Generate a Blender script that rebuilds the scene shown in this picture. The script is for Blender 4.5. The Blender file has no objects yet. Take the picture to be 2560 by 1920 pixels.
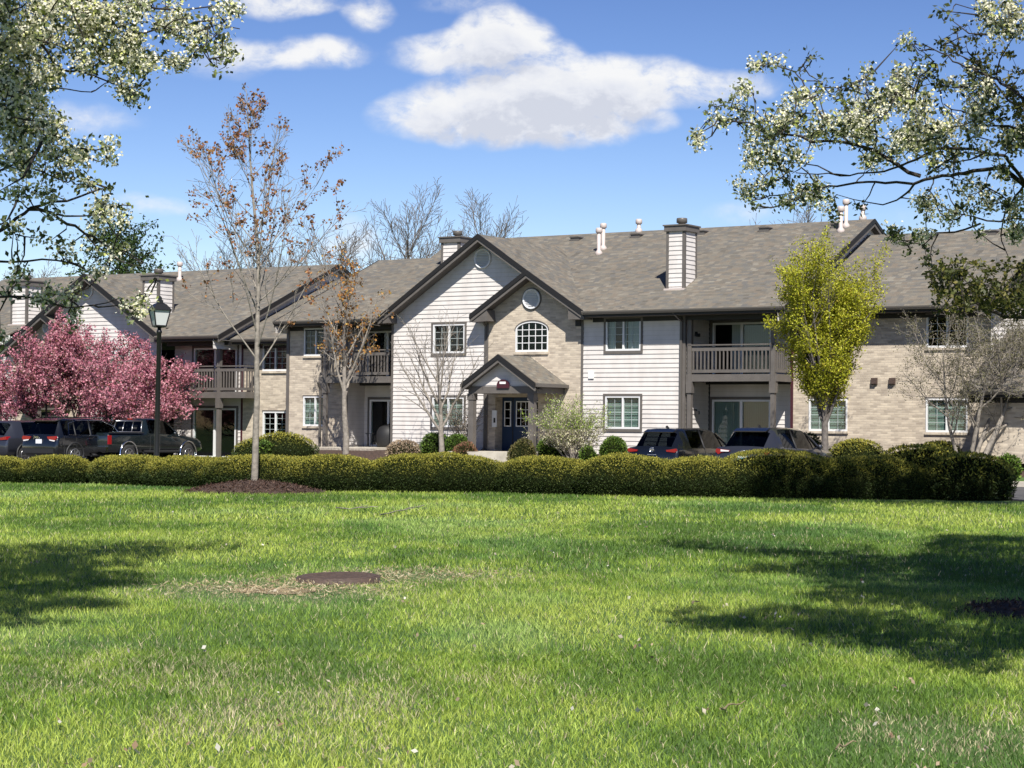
import bpy, math, random
import numpy as np
from mathutils import Vector, Matrix

SC = bpy.context.scene
COL = SC.collection
RNG = np.random.default_rng(7)
PI = math.pi

# ------------------------------------------------------------------ camera model (fitted to image coordinates)
FPX, CX, CY = 4950.0, 1280.0, 960.0          # focal length in pixels of the 2560 px wide frame
PITCH, ROLL, EYE = math.atan(108 / FPX), 0.0105, 1.6
cF = np.array([0, math.cos(PITCH), math.sin(PITCH)])
_u = np.array([0, -math.sin(PITCH), math.cos(PITCH)]); _r = np.array([1.0, 0, 0])
cR = _r * math.cos(ROLL) + _u * math.sin(ROLL)
cU = _u * math.cos(ROLL) - _r * math.sin(ROLL)
EYEP = np.array([0, 0, EYE])

def ray(x, y):
    return cF + cR * (x - CX) / FPX - cU * (y - CY) / FPX

def at(x, y, Y):
    v = ray(x, y)
    return EYEP + v * Y / v[1]

def ground(x, y, z=0.0):
    v = ray(x, y)
    return EYEP + v * ((z - EYE) / v[2])

def proj(P):
    q = np.asarray(P, float) - EYEP
    d = q @ cF
    return CX + FPX * (q @ cR) / d, CY - FPX * (q @ cU) / d

YAW = math.radians(32.9)
uD = np.array([math.cos(YAW), -math.sin(YAW), 0])      # along the facades, to the right
uM = np.array([math.sin(YAW), math.cos(YAW), 0])       # into the buildings
OA = at(1557, 1068.7, 70.7) - np.array([0, 0, 0.85])    # floor origin of the main building
OB = np.array([-22.57, 86.14, 0.09])                    # image-fitted floor origin of the left building, before scaling about the camera

def l2w(O, x, y, z=0.0):
    return O + uD * x + uM * y + np.array([0, 0, z])

def w2l(O, P):
    q = np.asarray(P) - O
    return q @ uD, q @ uM, q[2]

def onp(O, px, py, yy=0.0):
    v = ray(px, py)
    t = ((O + uM * yy - EYEP) @ uM) / (v @ uM)
    q = EYEP + v * t - O
    return q @ uD, q[2]

def onroof(O, px, py, z0, y0, k):
    """pixel -> local point on the roof plane z = z0 + k (y - y0)"""
    v = ray(px, py); c = EYEP - O
    cy, vy, cz, vz = c @ uM, v @ uM, c[2], v[2]
    t = (z0 + k * (cy - y0) - cz) / (vz - k * vy)
    q = c + v * t
    return q @ uD, q @ uM, q[2]

# ------------------------------------------------------------------ tags
def tag(o, label=None, cat=None, group=None, kind=None):
    if label: o['label'] = label
    if cat: o['category'] = cat
    if group: o['group'] = group
    if kind: o['kind'] = kind
    return o

def empty(name, loc=(0, 0, 0), rz=0.0):
    o = bpy.data.objects.new(name, None)
    o.empty_display_size = 0.3
    o.location = tuple(map(float, loc)); o.rotation_euler = (0, 0, rz)
    COL.objects.link(o)
    return o

# ------------------------------------------------------------------ materials
MATS = {}
def nd(nt, typ, **kw):
    n = nt.nodes.new(typ)
    for k, v in kw.items():
        setattr(n, k, v)
    return n

def base_mat(name, color=(.5, .5, .5), rough=.7, metal=0.0, spec=.5, coat=0.0, bump=None, var=None):
    m = bpy.data.materials.new(name); m.use_nodes = True
    nt = m.node_tree; b = nt.nodes['Principled BSDF']
    b.inputs['Base Color'].default_value = (*color, 1)
    b.inputs['Roughness'].default_value = rough
    b.inputs['Metallic'].default_value = metal
    b.inputs['Specular IOR Level'].default_value = spec
    b.inputs['Coat Weight'].default_value = coat
    b.inputs['Coat Roughness'].default_value = .05
    tc = nd(nt, 'ShaderNodeTexCoord')
    if var:                               # (scale, amount): mottled wear
        n = nd(nt, 'ShaderNodeTexNoise'); n.inputs['Scale'].default_value = var[0]; n.inputs['Detail'].default_value = 6
        nt.links.new(tc.outputs['Object'], n.inputs['Vector'])
        r = nd(nt, 'ShaderNodeMapRange'); r.inputs['From Min'].default_value = .3; r.inputs['From Max'].default_value = .7
        r.inputs['To Min'].default_value = 1 - var[1]; r.inputs['To Max'].default_value = 1 + var[1]
        nt.links.new(n.outputs['Fac'], r.inputs['Value'])
        mx = nd(nt, 'ShaderNodeVectorMath', operation='SCALE'); mx.inputs[0].default_value = color
        nt.links.new(r.outputs['Result'], mx.inputs['Scale'])
        nt.links.new(mx.outputs['Vector'], b.inputs['Base Color'])
    if bump:
        n = nd(nt, 'ShaderNodeTexNoise'); n.inputs['Scale'].default_value = bump[0]; n.inputs['Detail'].default_value = 5
        nt.links.new(tc.outputs['Object'], n.inputs['Vector'])
        bp = nd(nt, 'ShaderNodeBump'); bp.inputs['Strength'].default_value = bump[1]; bp.inputs['Distance'].default_value = bump[2]
        nt.links.new(n.outputs['Fac'], bp.inputs['Height']); nt.links.new(bp.outputs['Normal'], b.inputs['Normal'])
    MATS[name] = m
    return m

def leaf_mat(name, transl=.3, rough=.55, spec=.3):
    """foliage: albedo from the per-leaf attribute 'col', part of the light passes through"""
    m = bpy.data.materials.new(name); m.use_nodes = True
    nt = m.node_tree; b = nt.nodes['Principled BSDF']; out = nt.nodes['Material Output']
    a = nd(nt, 'ShaderNodeAttribute'); a.attribute_name = 'col'
    nt.links.new(a.outputs['Color'], b.inputs['Base Color'])
    b.inputs['Roughness'].default_value = rough; b.inputs['Specular IOR Level'].default_value = spec
    t = nd(nt, 'ShaderNodeBsdfTranslucent'); nt.links.new(a.outputs['Color'], t.inputs['Color'])
    mx = nd(nt, 'ShaderNodeMixShader'); mx.inputs[0].default_value = transl
    nt.links.new(b.outputs[0], mx.inputs[1]); nt.links.new(t.outputs[0], mx.inputs[2])
    nt.links.new(mx.outputs[0], out.inputs['Surface'])
    MATS[name] = m
    return m

def ramp(nt, stops, interp='LINEAR'):
    r = nd(nt, 'ShaderNodeValToRGB'); cr = r.color_ramp; cr.interpolation = interp
    while len(cr.elements) > 1: cr.elements.remove(cr.elements[-1])
    cr.elements[0].position = stops[0][0]; cr.elements[0].color = (*stops[0][1], 1)
    for p, c in stops[1:]:
        e = cr.elements.new(p); e.color = (*c, 1)
    return r

COURSE = .163
def siding_mat():
    m = base_mat('siding_paint', (.74, .71, .70), .6, var=(1.3, .05))
    nt = m.node_tree; b = nt.nodes['Principled BSDF']
    # faint streaks of dirt running down the boards
    tc = nd(nt, 'ShaderNodeTexCoord'); mp = nd(nt, 'ShaderNodeMapping'); mp.inputs['Scale'].default_value = (1.6, 1.6, .8)
    n = nd(nt, 'ShaderNodeTexNoise'); n.inputs['Scale'].default_value = 1.5; n.inputs['Detail'].default_value = 5
    nt.links.new(tc.outputs['Object'], mp.inputs[0]); nt.links.new(mp.outputs[0], n.inputs['Vector'])
    r = ramp(nt, [(.35, (.565, .53, .50)), (.6, (.64, .605, .575))])
    nt.links.new(n.outputs['Fac'], r.inputs[0])
    # lap shadow painted into the colour as a dark line at every board's foot
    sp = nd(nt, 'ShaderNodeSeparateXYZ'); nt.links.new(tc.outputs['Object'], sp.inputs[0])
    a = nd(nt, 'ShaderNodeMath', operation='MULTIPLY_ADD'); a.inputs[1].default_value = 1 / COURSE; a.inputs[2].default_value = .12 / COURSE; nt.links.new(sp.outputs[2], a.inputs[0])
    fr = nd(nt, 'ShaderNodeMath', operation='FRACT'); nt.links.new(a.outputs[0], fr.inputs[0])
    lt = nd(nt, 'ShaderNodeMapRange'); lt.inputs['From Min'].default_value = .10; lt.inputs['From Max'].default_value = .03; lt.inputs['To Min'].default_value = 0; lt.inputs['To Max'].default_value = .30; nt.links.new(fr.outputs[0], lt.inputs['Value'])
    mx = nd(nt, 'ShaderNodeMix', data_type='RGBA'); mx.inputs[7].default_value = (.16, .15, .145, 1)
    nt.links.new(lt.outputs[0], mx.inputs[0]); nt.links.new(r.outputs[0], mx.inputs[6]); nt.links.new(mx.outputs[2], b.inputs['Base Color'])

def brick_mat():
    m = base_mat('brick', (.45, .38, .30), .85)
    nt = m.node_tree; b = nt.nodes['Principled BSDF']
    tc = nd(nt, 'ShaderNodeTexCoord'); sp = nd(nt, 'ShaderNodeSeparateXYZ'); nt.links.new(tc.outputs['Object'], sp.inputs[0])
    ad = nd(nt, 'ShaderNodeMath', operation='ADD'); nt.links.new(sp.outputs[0], ad.inputs[0]); nt.links.new(sp.outputs[1], ad.inputs[1])
    cb = nd(nt, 'ShaderNodeCombineXYZ'); nt.links.new(ad.outputs[0], cb.inputs[0]); nt.links.new(sp.outputs[2], cb.inputs[1])
    br = nd(nt, 'ShaderNodeTexBrick'); nt.links.new(cb.outputs[0], br.inputs['Vector'])
    br.inputs['Color1'].default_value = (.54, .475, .385, 1); br.inputs['Color2'].default_value = (.325, .28, .23, 1)
    br.inputs['Mortar'].default_value = (.48, .43, .36, 1)
    br.inputs['Scale'].default_value = 1; br.inputs['Brick Width'].default_value = .25; br.inputs['Row Height'].default_value = .08
    br.inputs['Mortar Size'].default_value = .008; br.inputs['Bias'].default_value = -.25
    n = nd(nt, 'ShaderNodeTexNoise'); n.inputs['Scale'].default_value = 2.2; n.inputs['Detail'].default_value = 6
    mp = nd(nt, 'ShaderNodeMapping'); mp.inputs['Scale'].default_value = (1, 3.5, 1)
    nt.links.new(cb.outputs[0], mp.inputs[0]); nt.links.new(mp.outputs[0], n.inputs['Vector'])
    r = ramp(nt, [(.3, (.80, .77, .75)), (.7, (1.16, 1.14, 1.1))]); nt.links.new(n.outputs['Fac'], r.inputs[0])
    mx = nd(nt, 'ShaderNodeMix', data_type='RGBA', blend_type='MULTIPLY'); mx.inputs[0].default_value = 1
    nt.links.new(br.outputs['Color'], mx.inputs[6]); nt.links.new(r.outputs[0], mx.inputs[7])
    nt.links.new(mx.outputs[2], b.inputs['Base Color'])
    bp = nd(nt, 'ShaderNodeBump'); bp.inputs['Strength'].default_value = .6; bp.inputs['Distance'].default_value = .01
    nt.links.new(br.outputs['Fac'], bp.inputs['Height']); bp.invert = True; nt.links.new(bp.outputs[0], b.inputs['Normal'])

def shingle_mat():
    m = base_mat('shingle', (.25, .22, .19), .9)
    nt = m.node_tree; b = nt.nodes['Principled BSDF']
    uv = nd(nt, 'ShaderNodeUVMap'); uv.uv_map = 'UVMap'
    sp = nd(nt, 'ShaderNodeSeparateXYZ'); nt.links.new(uv.outputs[0], sp.inputs[0])
    def mt(op, a, bb=None):
        n = nd(nt, 'ShaderNodeMath', operation=op)
        for i, q in enumerate((a, bb)):
            if q is None: continue
            if isinstance(q, (int, float)): n.inputs[i].default_value = q
            else: nt.links.new(q, n.inputs[i])
        return n.outputs[0]
    v = mt('DIVIDE', sp.outputs[1], .145); row = mt('FLOOR', v)
    wr = nd(nt, 'ShaderNodeTexWhiteNoise', noise_dimensions='1D'); nt.links.new(row, wr.inputs['W'])
    u = mt('ADD', mt('DIVIDE', sp.outputs[0], .22), mt('MULTIPLY', wr.outputs['Value'], 7.0)); cell = mt('FLOOR', u)
    cb = nd(nt, 'ShaderNodeCombineXYZ'); nt.links.new(cell, cb.inputs[0]); nt.links.new(row, cb.inputs[1])
    wn = nd(nt, 'ShaderNodeTexWhiteNoise', noise_dimensions='2D'); nt.links.new(cb.outputs[0], wn.inputs['Vector'])
    n = nd(nt, 'ShaderNodeTexNoise'); n.inputs['Scale'].default_value = .55; n.inputs['Detail'].default_value = 4
    nt.links.new(uv.outputs[0], n.inputs['Vector'])
    f = mt('ADD', mt('MULTIPLY', wn.outputs['Value'], .75), mt('MULTIPLY', mt('SUBTRACT', n.outputs['Fac'], .25), .5))
    r = ramp(nt, [(0, (.075, .067, .057)), (.2, (.133, .119, .096)), (.38, (.112, .108, .100)), (.55, (.158, .143, .115)), (.72, (.152, .126, .097)), (.9, (.205, .187, .153))])
    nt.links.new(f, r.inputs[0])
    n2 = nd(nt, 'ShaderNodeTexNoise'); n2.inputs['Scale'].default_value = 38; n2.inputs['Detail'].default_value = 3; nt.links.new(uv.outputs[0], n2.inputs['Vector'])
    r2 = ramp(nt, [(.3, (.72, .72, .72)), (.7, (1.2, 1.2, 1.2))]); nt.links.new(n2.outputs['Fac'], r2.inputs[0])
    mx = nd(nt, 'ShaderNodeMix', data_type='RGBA', blend_type='MULTIPLY'); mx.inputs[0].default_value = 1
    nt.links.new(r.outputs[0], mx.inputs[6]); nt.links.new(r2.outputs[0], mx.inputs[7])
    nt.links.new(mx.outputs[2], b.inputs['Base Color'])
    fr = mt('FRACT', v)
    bp = nd(nt, 'ShaderNodeBump'); bp.inputs['Strength'].default_value = .9; bp.inputs['Distance'].default_value = .02; bp.invert = True
    nt.links.new(fr, bp.inputs['Height']); nt.links.new(bp.outputs[0], b.inputs['Normal'])

def glass_mat(name, tint=(.75, .82, .8), ior=1.5, extra=.0, gl=(.95, .97, 1)):
    m = bpy.data.materials.new(name); m.use_nodes = True; nt = m.node_tree
    nt.nodes.remove(nt.nodes['Principled BSDF']); out = nt.nodes['Material Output']
    t = nd(nt, 'ShaderNodeBsdfTransparent'); t.inputs[0].default_value = (*tint, 1)
    g = nd(nt, 'ShaderNodeBsdfGlossy'); g.inputs['Roughness'].default_value = .03; g.inputs['Color'].default_value = (*gl, 1)
    fz = nd(nt, 'ShaderNodeFresnel'); fz.inputs[0].default_value = ior
    ad = nd(nt, 'ShaderNodeMath', operation='ADD', use_clamp=True); ad.inputs[1].default_value = extra
    nt.links.new(fz.outputs[0], ad.inputs[0])
    ge = nd(nt, 'ShaderNodeNewGeometry'); iv = nd(nt, 'ShaderNodeMath', operation='SUBTRACT'); iv.inputs[0].default_value = 1; nt.links.new(ge.outputs['Backfacing'], iv.inputs[1])
    ml = nd(nt, 'ShaderNodeMath', operation='MULTIPLY'); nt.links.new(ad.outputs[0], ml.inputs[0]); nt.links.new(iv.outputs[0], ml.inputs[1])
    mx = nd(nt, 'ShaderNodeMixShader'); nt.links.new(ml.outputs[0], mx.inputs[0])
    nt.links.new(t.outputs[0], mx.inputs[1]); nt.links.new(g.outputs[0], mx.inputs[2])
    nt.links.new(mx.outputs[0], out.inputs['Surface'])
    MATS[name] = m

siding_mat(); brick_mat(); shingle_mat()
glass_mat('window_glass', extra=.012); glass_mat('car_glass', (.14, .16, .17), 1.45, .0, (.5, .52, .56))
base_mat('taupe_trim', (.115, .103, .093), .6, var=(3, .12))
base_mat('dark_trim', (.011, .010, .010), .55)
base_mat('soffit', (.10, .09, .082), .8)
base_mat('white_vinyl', (.70, .70, .70), .35)
base_mat('gutter_metal', (.105, .095, .085), .4)
base_mat('blind_fabric', (.35, .395, .375), .8)
base_mat('curtain_fabric', (.60, .62, .66), .9)
base_mat('muntin_grid', (.42, .47, .46), .5)
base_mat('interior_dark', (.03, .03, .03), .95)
base_mat('door_blue', (.010, .030, .075), .45)
base_mat('concrete', (.46, .42, .35), .85, var=(3, .18), bump=(40, .4, .01))
base_mat('vent_grey', (.50, .43, .40), .5)
base_mat('asphalt', (.075, .074, .075), .9, var=(1.2, .2), bump=(90, .5, .01))
base_mat('mulch', (.060, .036, .026), .95, var=(14, .5), bump=(30, 1, .05))
base_mat('bark_light', (.215, .19, .16), .85, var=(9, .35), bump=(14, .7, .02))
base_mat('bark_grey', (.135, .118, .105), .85, var=(8, .35), bump=(14, .7, .02))
base_mat('bark_dark', (.035, .028, .024), .9, var=(8, .3), bump=(20, .8, .02))
base_mat('twig_core', (.010, .013, .005), 1, spec=0)
base_mat('black_iron', (.012, .012, .013), .35)
base_mat('lantern_glass', (.55, .57, .56), .25)
base_mat('tyre', (.018, .018, .018), .85)
base_mat('alloy', (.45, .45, .46), .3, metal=.9)
base_mat('chrome', (.75, .75, .76), .12, metal=1)
base_mat('paint_black', (.004, .005, .007), .25, coat=1)
base_mat('paint_charcoal', (.035, .038, .050), .3, metal=.4, coat=1)
base_mat('paint_green_black', (.006, .010, .011), .25, coat=1)
base_mat('plastic_black', (.015, .015, .016), .6)
base_mat('red_lens', (.26, .008, .012), .15, coat=1)
base_mat('clear_lens', (.75, .72, .72), .12, coat=1)
base_mat('plate_white', (.7, .72, .76), .4); base_mat('plate_teal', (.22, .62, .66), .4); base_mat('plate_blue', (.05, .09, .25), .4)
base_mat('maroon_paint', (.055, .012, .018), .5)
base_mat('rust_iron', (.068, .044, .035), .75, var=(20, .3), bump=(50, .5, .006))
base_mat('straw_soil', (.21, .165, .095), .95, var=(25, .3))
base_mat('white_plastic', (.8, .8, .78), .4); base_mat('stone_wall', (.35, .31, .26), .9, var=(7, .3), bump=(12, .8, .03))
leaf_mat('foliage', .28); leaf_mat('petal', .35, .8, .1); leaf_mat('grass_blade', .40, .5, .30); leaf_mat('needle', .08, .6, .25)

def soil_mat(name, c0, c1, sc=2.0):
    m = base_mat(name, c0, .95); nt = m.node_tree; b = nt.nodes['Principled BSDF']
    tc = nd(nt, 'ShaderNodeTexCoord'); n = nd(nt, 'ShaderNodeTexNoise'); n.inputs['Scale'].default_value = sc; n.inputs['Detail'].default_value = 9
    n.inputs['Roughness'].default_value = .7
    nt.links.new(tc.outputs['Object'], n.inputs['Vector'])
    r = ramp(nt, [(.35, c0), (.65, c1)]); nt.links.new(n.outputs['Fac'], r.inputs[0]); nt.links.new(r.outputs[0], b.inputs['Base Color'])
soil_mat('lawn_soil', (.035, .075, .014), (.075, .135, .024), 3.0)
SKY, SUNE, EXPO, CLOUD = .05, 5.0, .65, 12.2
# ------------------------------------------------------------------ mesh helpers
def np_mesh(name, V, Fs, mat, parent=None, col=None, smooth=False, loc=None):
    """V (N,3); Fs (M,k) quads or tris; col (N,3) -> attribute 'col'"""
    me = bpy.data.meshes.new(name)
    V = np.asarray(V, np.float32); Fs = np.asarray(Fs, np.int32)
    M, k = Fs.shape
    me.vertices.add(len(V)); me.vertices.foreach_set('co', V.ravel())
    me.loops.add(M * k); me.loops.foreach_set('vertex_index', Fs.ravel())
    me.polygons.add(M)
    me.polygons.foreach_set('loop_start', np.arange(0, M * k, k, dtype=np.int32))
    if smooth: me.polygons.foreach_set('use_smooth', np.ones(M, bool))
    me.update(calc_edges=True)
    if col is not None:
        a = me.attributes.new('col', 'FLOAT_COLOR', 'POINT')
        c = np.ones((len(V), 4), np.float32); c[:, :3] = col
        a.data.foreach_set('color', c.ravel())
    me.materials.append(MATS[mat])
    o = bpy.data.objects.new(name, me); COL.objects.link(o)
    if parent is not None: o.parent = parent
    if loc is not None: o.location = tuple(map(float, loc))
    return o

class MB:
    def __init__(s): s.v = []; s.f = []; s.uv = {}; s.sm = []
    def add(s, vs, fs, smooth=False):
        b = len(s.v); s.v += [tuple(map(float, p)) for p in vs]
        for f in fs: s.f.append(tuple(b + i for i in f)); s.sm.append(smooth)
    def quad(s, *p): s.add(p, [tuple(range(len(p)))])
    def box(s, x0, x1, y0, y1, z0, z1):
        s.add([(x, y, z) for z in (z0, z1) for y in (y0, y1) for x in (x0, x1)],
              [(0, 2, 3, 1), (4, 5, 7, 6), (0, 1, 5, 4), (2, 6, 7, 3), (0, 4, 6, 2), (1, 3, 7, 5)])
    def prism(s, poly, ax, a0, a1):
        """poly of 2-D points extruded along axis ax (0 x, 1 y, 2 z); the two other axes in order"""
        n = len(poly)
        def mk(p, a):
            q = [0, 0, 0]; o = [i for i in range(3) if i != ax]; q[ax] = a; q[o[0]] = p[0]; q[o[1]] = p[1]; return q
        s.add([mk(p, a0) for p in poly] + [mk(p, a1) for p in poly],
              [tuple(range(n))[::-1], tuple(range(n, 2 * n))] + [(i, (i + 1) % n, n + (i + 1) % n, n + i) for i in range(n)])
    def bar(s, a, b, w, h, up=(0, 0, 1)):
        a = Vector(a); b = Vector(b); d = (b - a).normalized(); up = Vector(up)
        x = d.cross(up).normalized() * (w / 2); z = x.cross(d).normalized() * (h / 2)
        s.add([a - x - z, a + x - z, a + x + z, a - x + z, b - x - z, b + x - z, b + x + z, b - x + z],
              [(0, 1, 2, 3), (7, 6, 5, 4), (0, 4, 5, 1), (1, 5, 6, 2), (2, 6, 7, 3), (3, 7, 4, 0)])
    def tube(s, pts, rad, n=6, smooth=True, cap=True):
        pts = [Vector(p) for p in pts]; k = len(pts)
        if not hasattr(rad, '__len__'): rad = [rad] * k
        ref = Vector((0.31, 0.17, 1)).normalized(); vs = []
        for i, p in enumerate(pts):
            t = (pts[min(i + 1, k - 1)] - pts[max(i - 1, 0)]).normalized()
            if abs(t.dot(ref)) > .98: ref = Vector((1, 0.2, 0)).normalized()
            x = t.cross(ref).normalized(); y = t.cross(x)
            for j in range(n):
                a = 2 * PI * j / n; vs.append(p + (x * math.cos(a) + y * math.sin(a)) * rad[i])
        fs = [(i * n + j, i * n + (j + 1) % n, (i + 1) * n + (j + 1) % n, (i + 1) * n + j) for i in range(k - 1) for j in range(n)]
        if cap: fs += [tuple(range(n)), tuple(range((k - 1) * n, k * n))[::-1]]
        s.add(vs, fs, smooth)
    def lathe(s, prof, n=16, c=(0, 0, 0), axis=2, smooth=True, phase=0.0):
        """prof: (radius, height) along axis"""
        vs = []
        for r, h in prof:
            for j in range(n):
                a = 2 * PI * j / n + phase; p = [0, 0, 0]; o = [i for i in range(3) if i != axis]
                p[o[0]] = c[o[0]] + r * math.cos(a); p[o[1]] = c[o[1]] + r * math.sin(a); p[axis] = c[axis] + h; vs.append(p)
        k = len(prof)
        fs = [(i * n + j, i * n + (j + 1) % n, (i + 1) * n + (j + 1) % n, (i + 1) * n + j) for i in range(k - 1) for j in range(n)]
        fs += [tuple(range(n))[::-1], tuple(range((k - 1) * n, k * n))]
        s.add(vs, fs, smooth)
    def build(s, name, mat, parent=None, uvs=None, label=None):
        me = bpy.data.meshes.new(name); me.from_pydata(s.v, [], s.f)
        me.polygons.foreach_set('use_smooth', np.array(s.sm, bool))
        if uvs is not None:
            l = me.uv_layers.new(name='UVMap')
            for i, vi in enumerate(l for p in me.polygons for l in p.vertices): l.data[i].uv = uvs[vi]
        me.materials.append(MATS[mat]); me.update()
        o = bpy.data.objects.new(name, me); COL.objects.link(o)
        if parent is not None: o.parent = parent
        if label: o['label'] = label
        return o

def copy_tree(o, parent=None):
    c = o.copy(); COL.objects.link(c)
    if parent is not None: c.parent = parent
    for ch in list(o.children): copy_tree(ch, c)
    return c

def vnoise(P, seed=0, scale=1.0):
    """smooth value noise, P (N,2) or (N,3) -> 0..1"""
    P = np.asarray(P, float) * scale
    i = np.floor(P).astype(np.int64); f = P - i; f = f * f * (3 - 2 * f); D = P.shape[1]
    out = np.zeros(len(P))
    for c in range(2 ** D):
        o = np.array([(c >> k) & 1 for k in range(D)]); q = i + o
        h = (q[:, 0] * 73856093) ^ (q[:, 1] * 19349663) ^ ((q[:, 2] if D == 3 else 0) * 83492791) ^ (seed * 2654435761)
        h = (h ^ (h >> 13)) * 1274126177 & 0x7fffffff; h = (h ^ (h >> 16)) & 0xffff
        out += h / 65535.0 * np.prod(np.where(o, f, 1 - f), axis=1)
    return out

def fbm(P, seed=0, scale=1.0, oct=4):
    t = 0; a = .5
    for k in range(oct): t = t + a * vnoise(P, seed + k, scale * 2 ** k); a *= .5
    return t / (1 - .5 ** oct)

def unit(v): return v / (np.linalg.norm(v, axis=-1, keepdims=True) + 1e-9)

def leaf_quads(P, size, rng, axis=None, spread=1.0, aspect=.55):
    """rhombic leaves: P (N,3), size (N,), axis (N,3) preferred direction; returns V (4N,3), F (N,4)"""
    N = len(P); a = rng.normal(size=(N, 3)) * spread
    if axis is not None: a = a + axis
    a = unit(a); b = unit(np.cross(a, rng.normal(size=(N, 3))))
    s = np.asarray(size)[:, None]
    V = np.stack([P, P + a * s * .5 + b * s * aspect * .5, P + a * s, P + a * s * .5 - b * s * aspect * .5], 1).reshape(-1, 3)
    return V, np.arange(4 * N).reshape(N, 4)

def lerp(a, b, t): return np.asarray(a) * (1 - t) + np.asarray(b) * t

def pick(cols, w, N, rng, jit=.18):
    cols = np.array(cols, float); i = rng.choice(len(cols), N, p=np.array(w) / sum(w))
    return cols[i] * (1 + rng.uniform(-jit, jit, (N, 1)))
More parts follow.
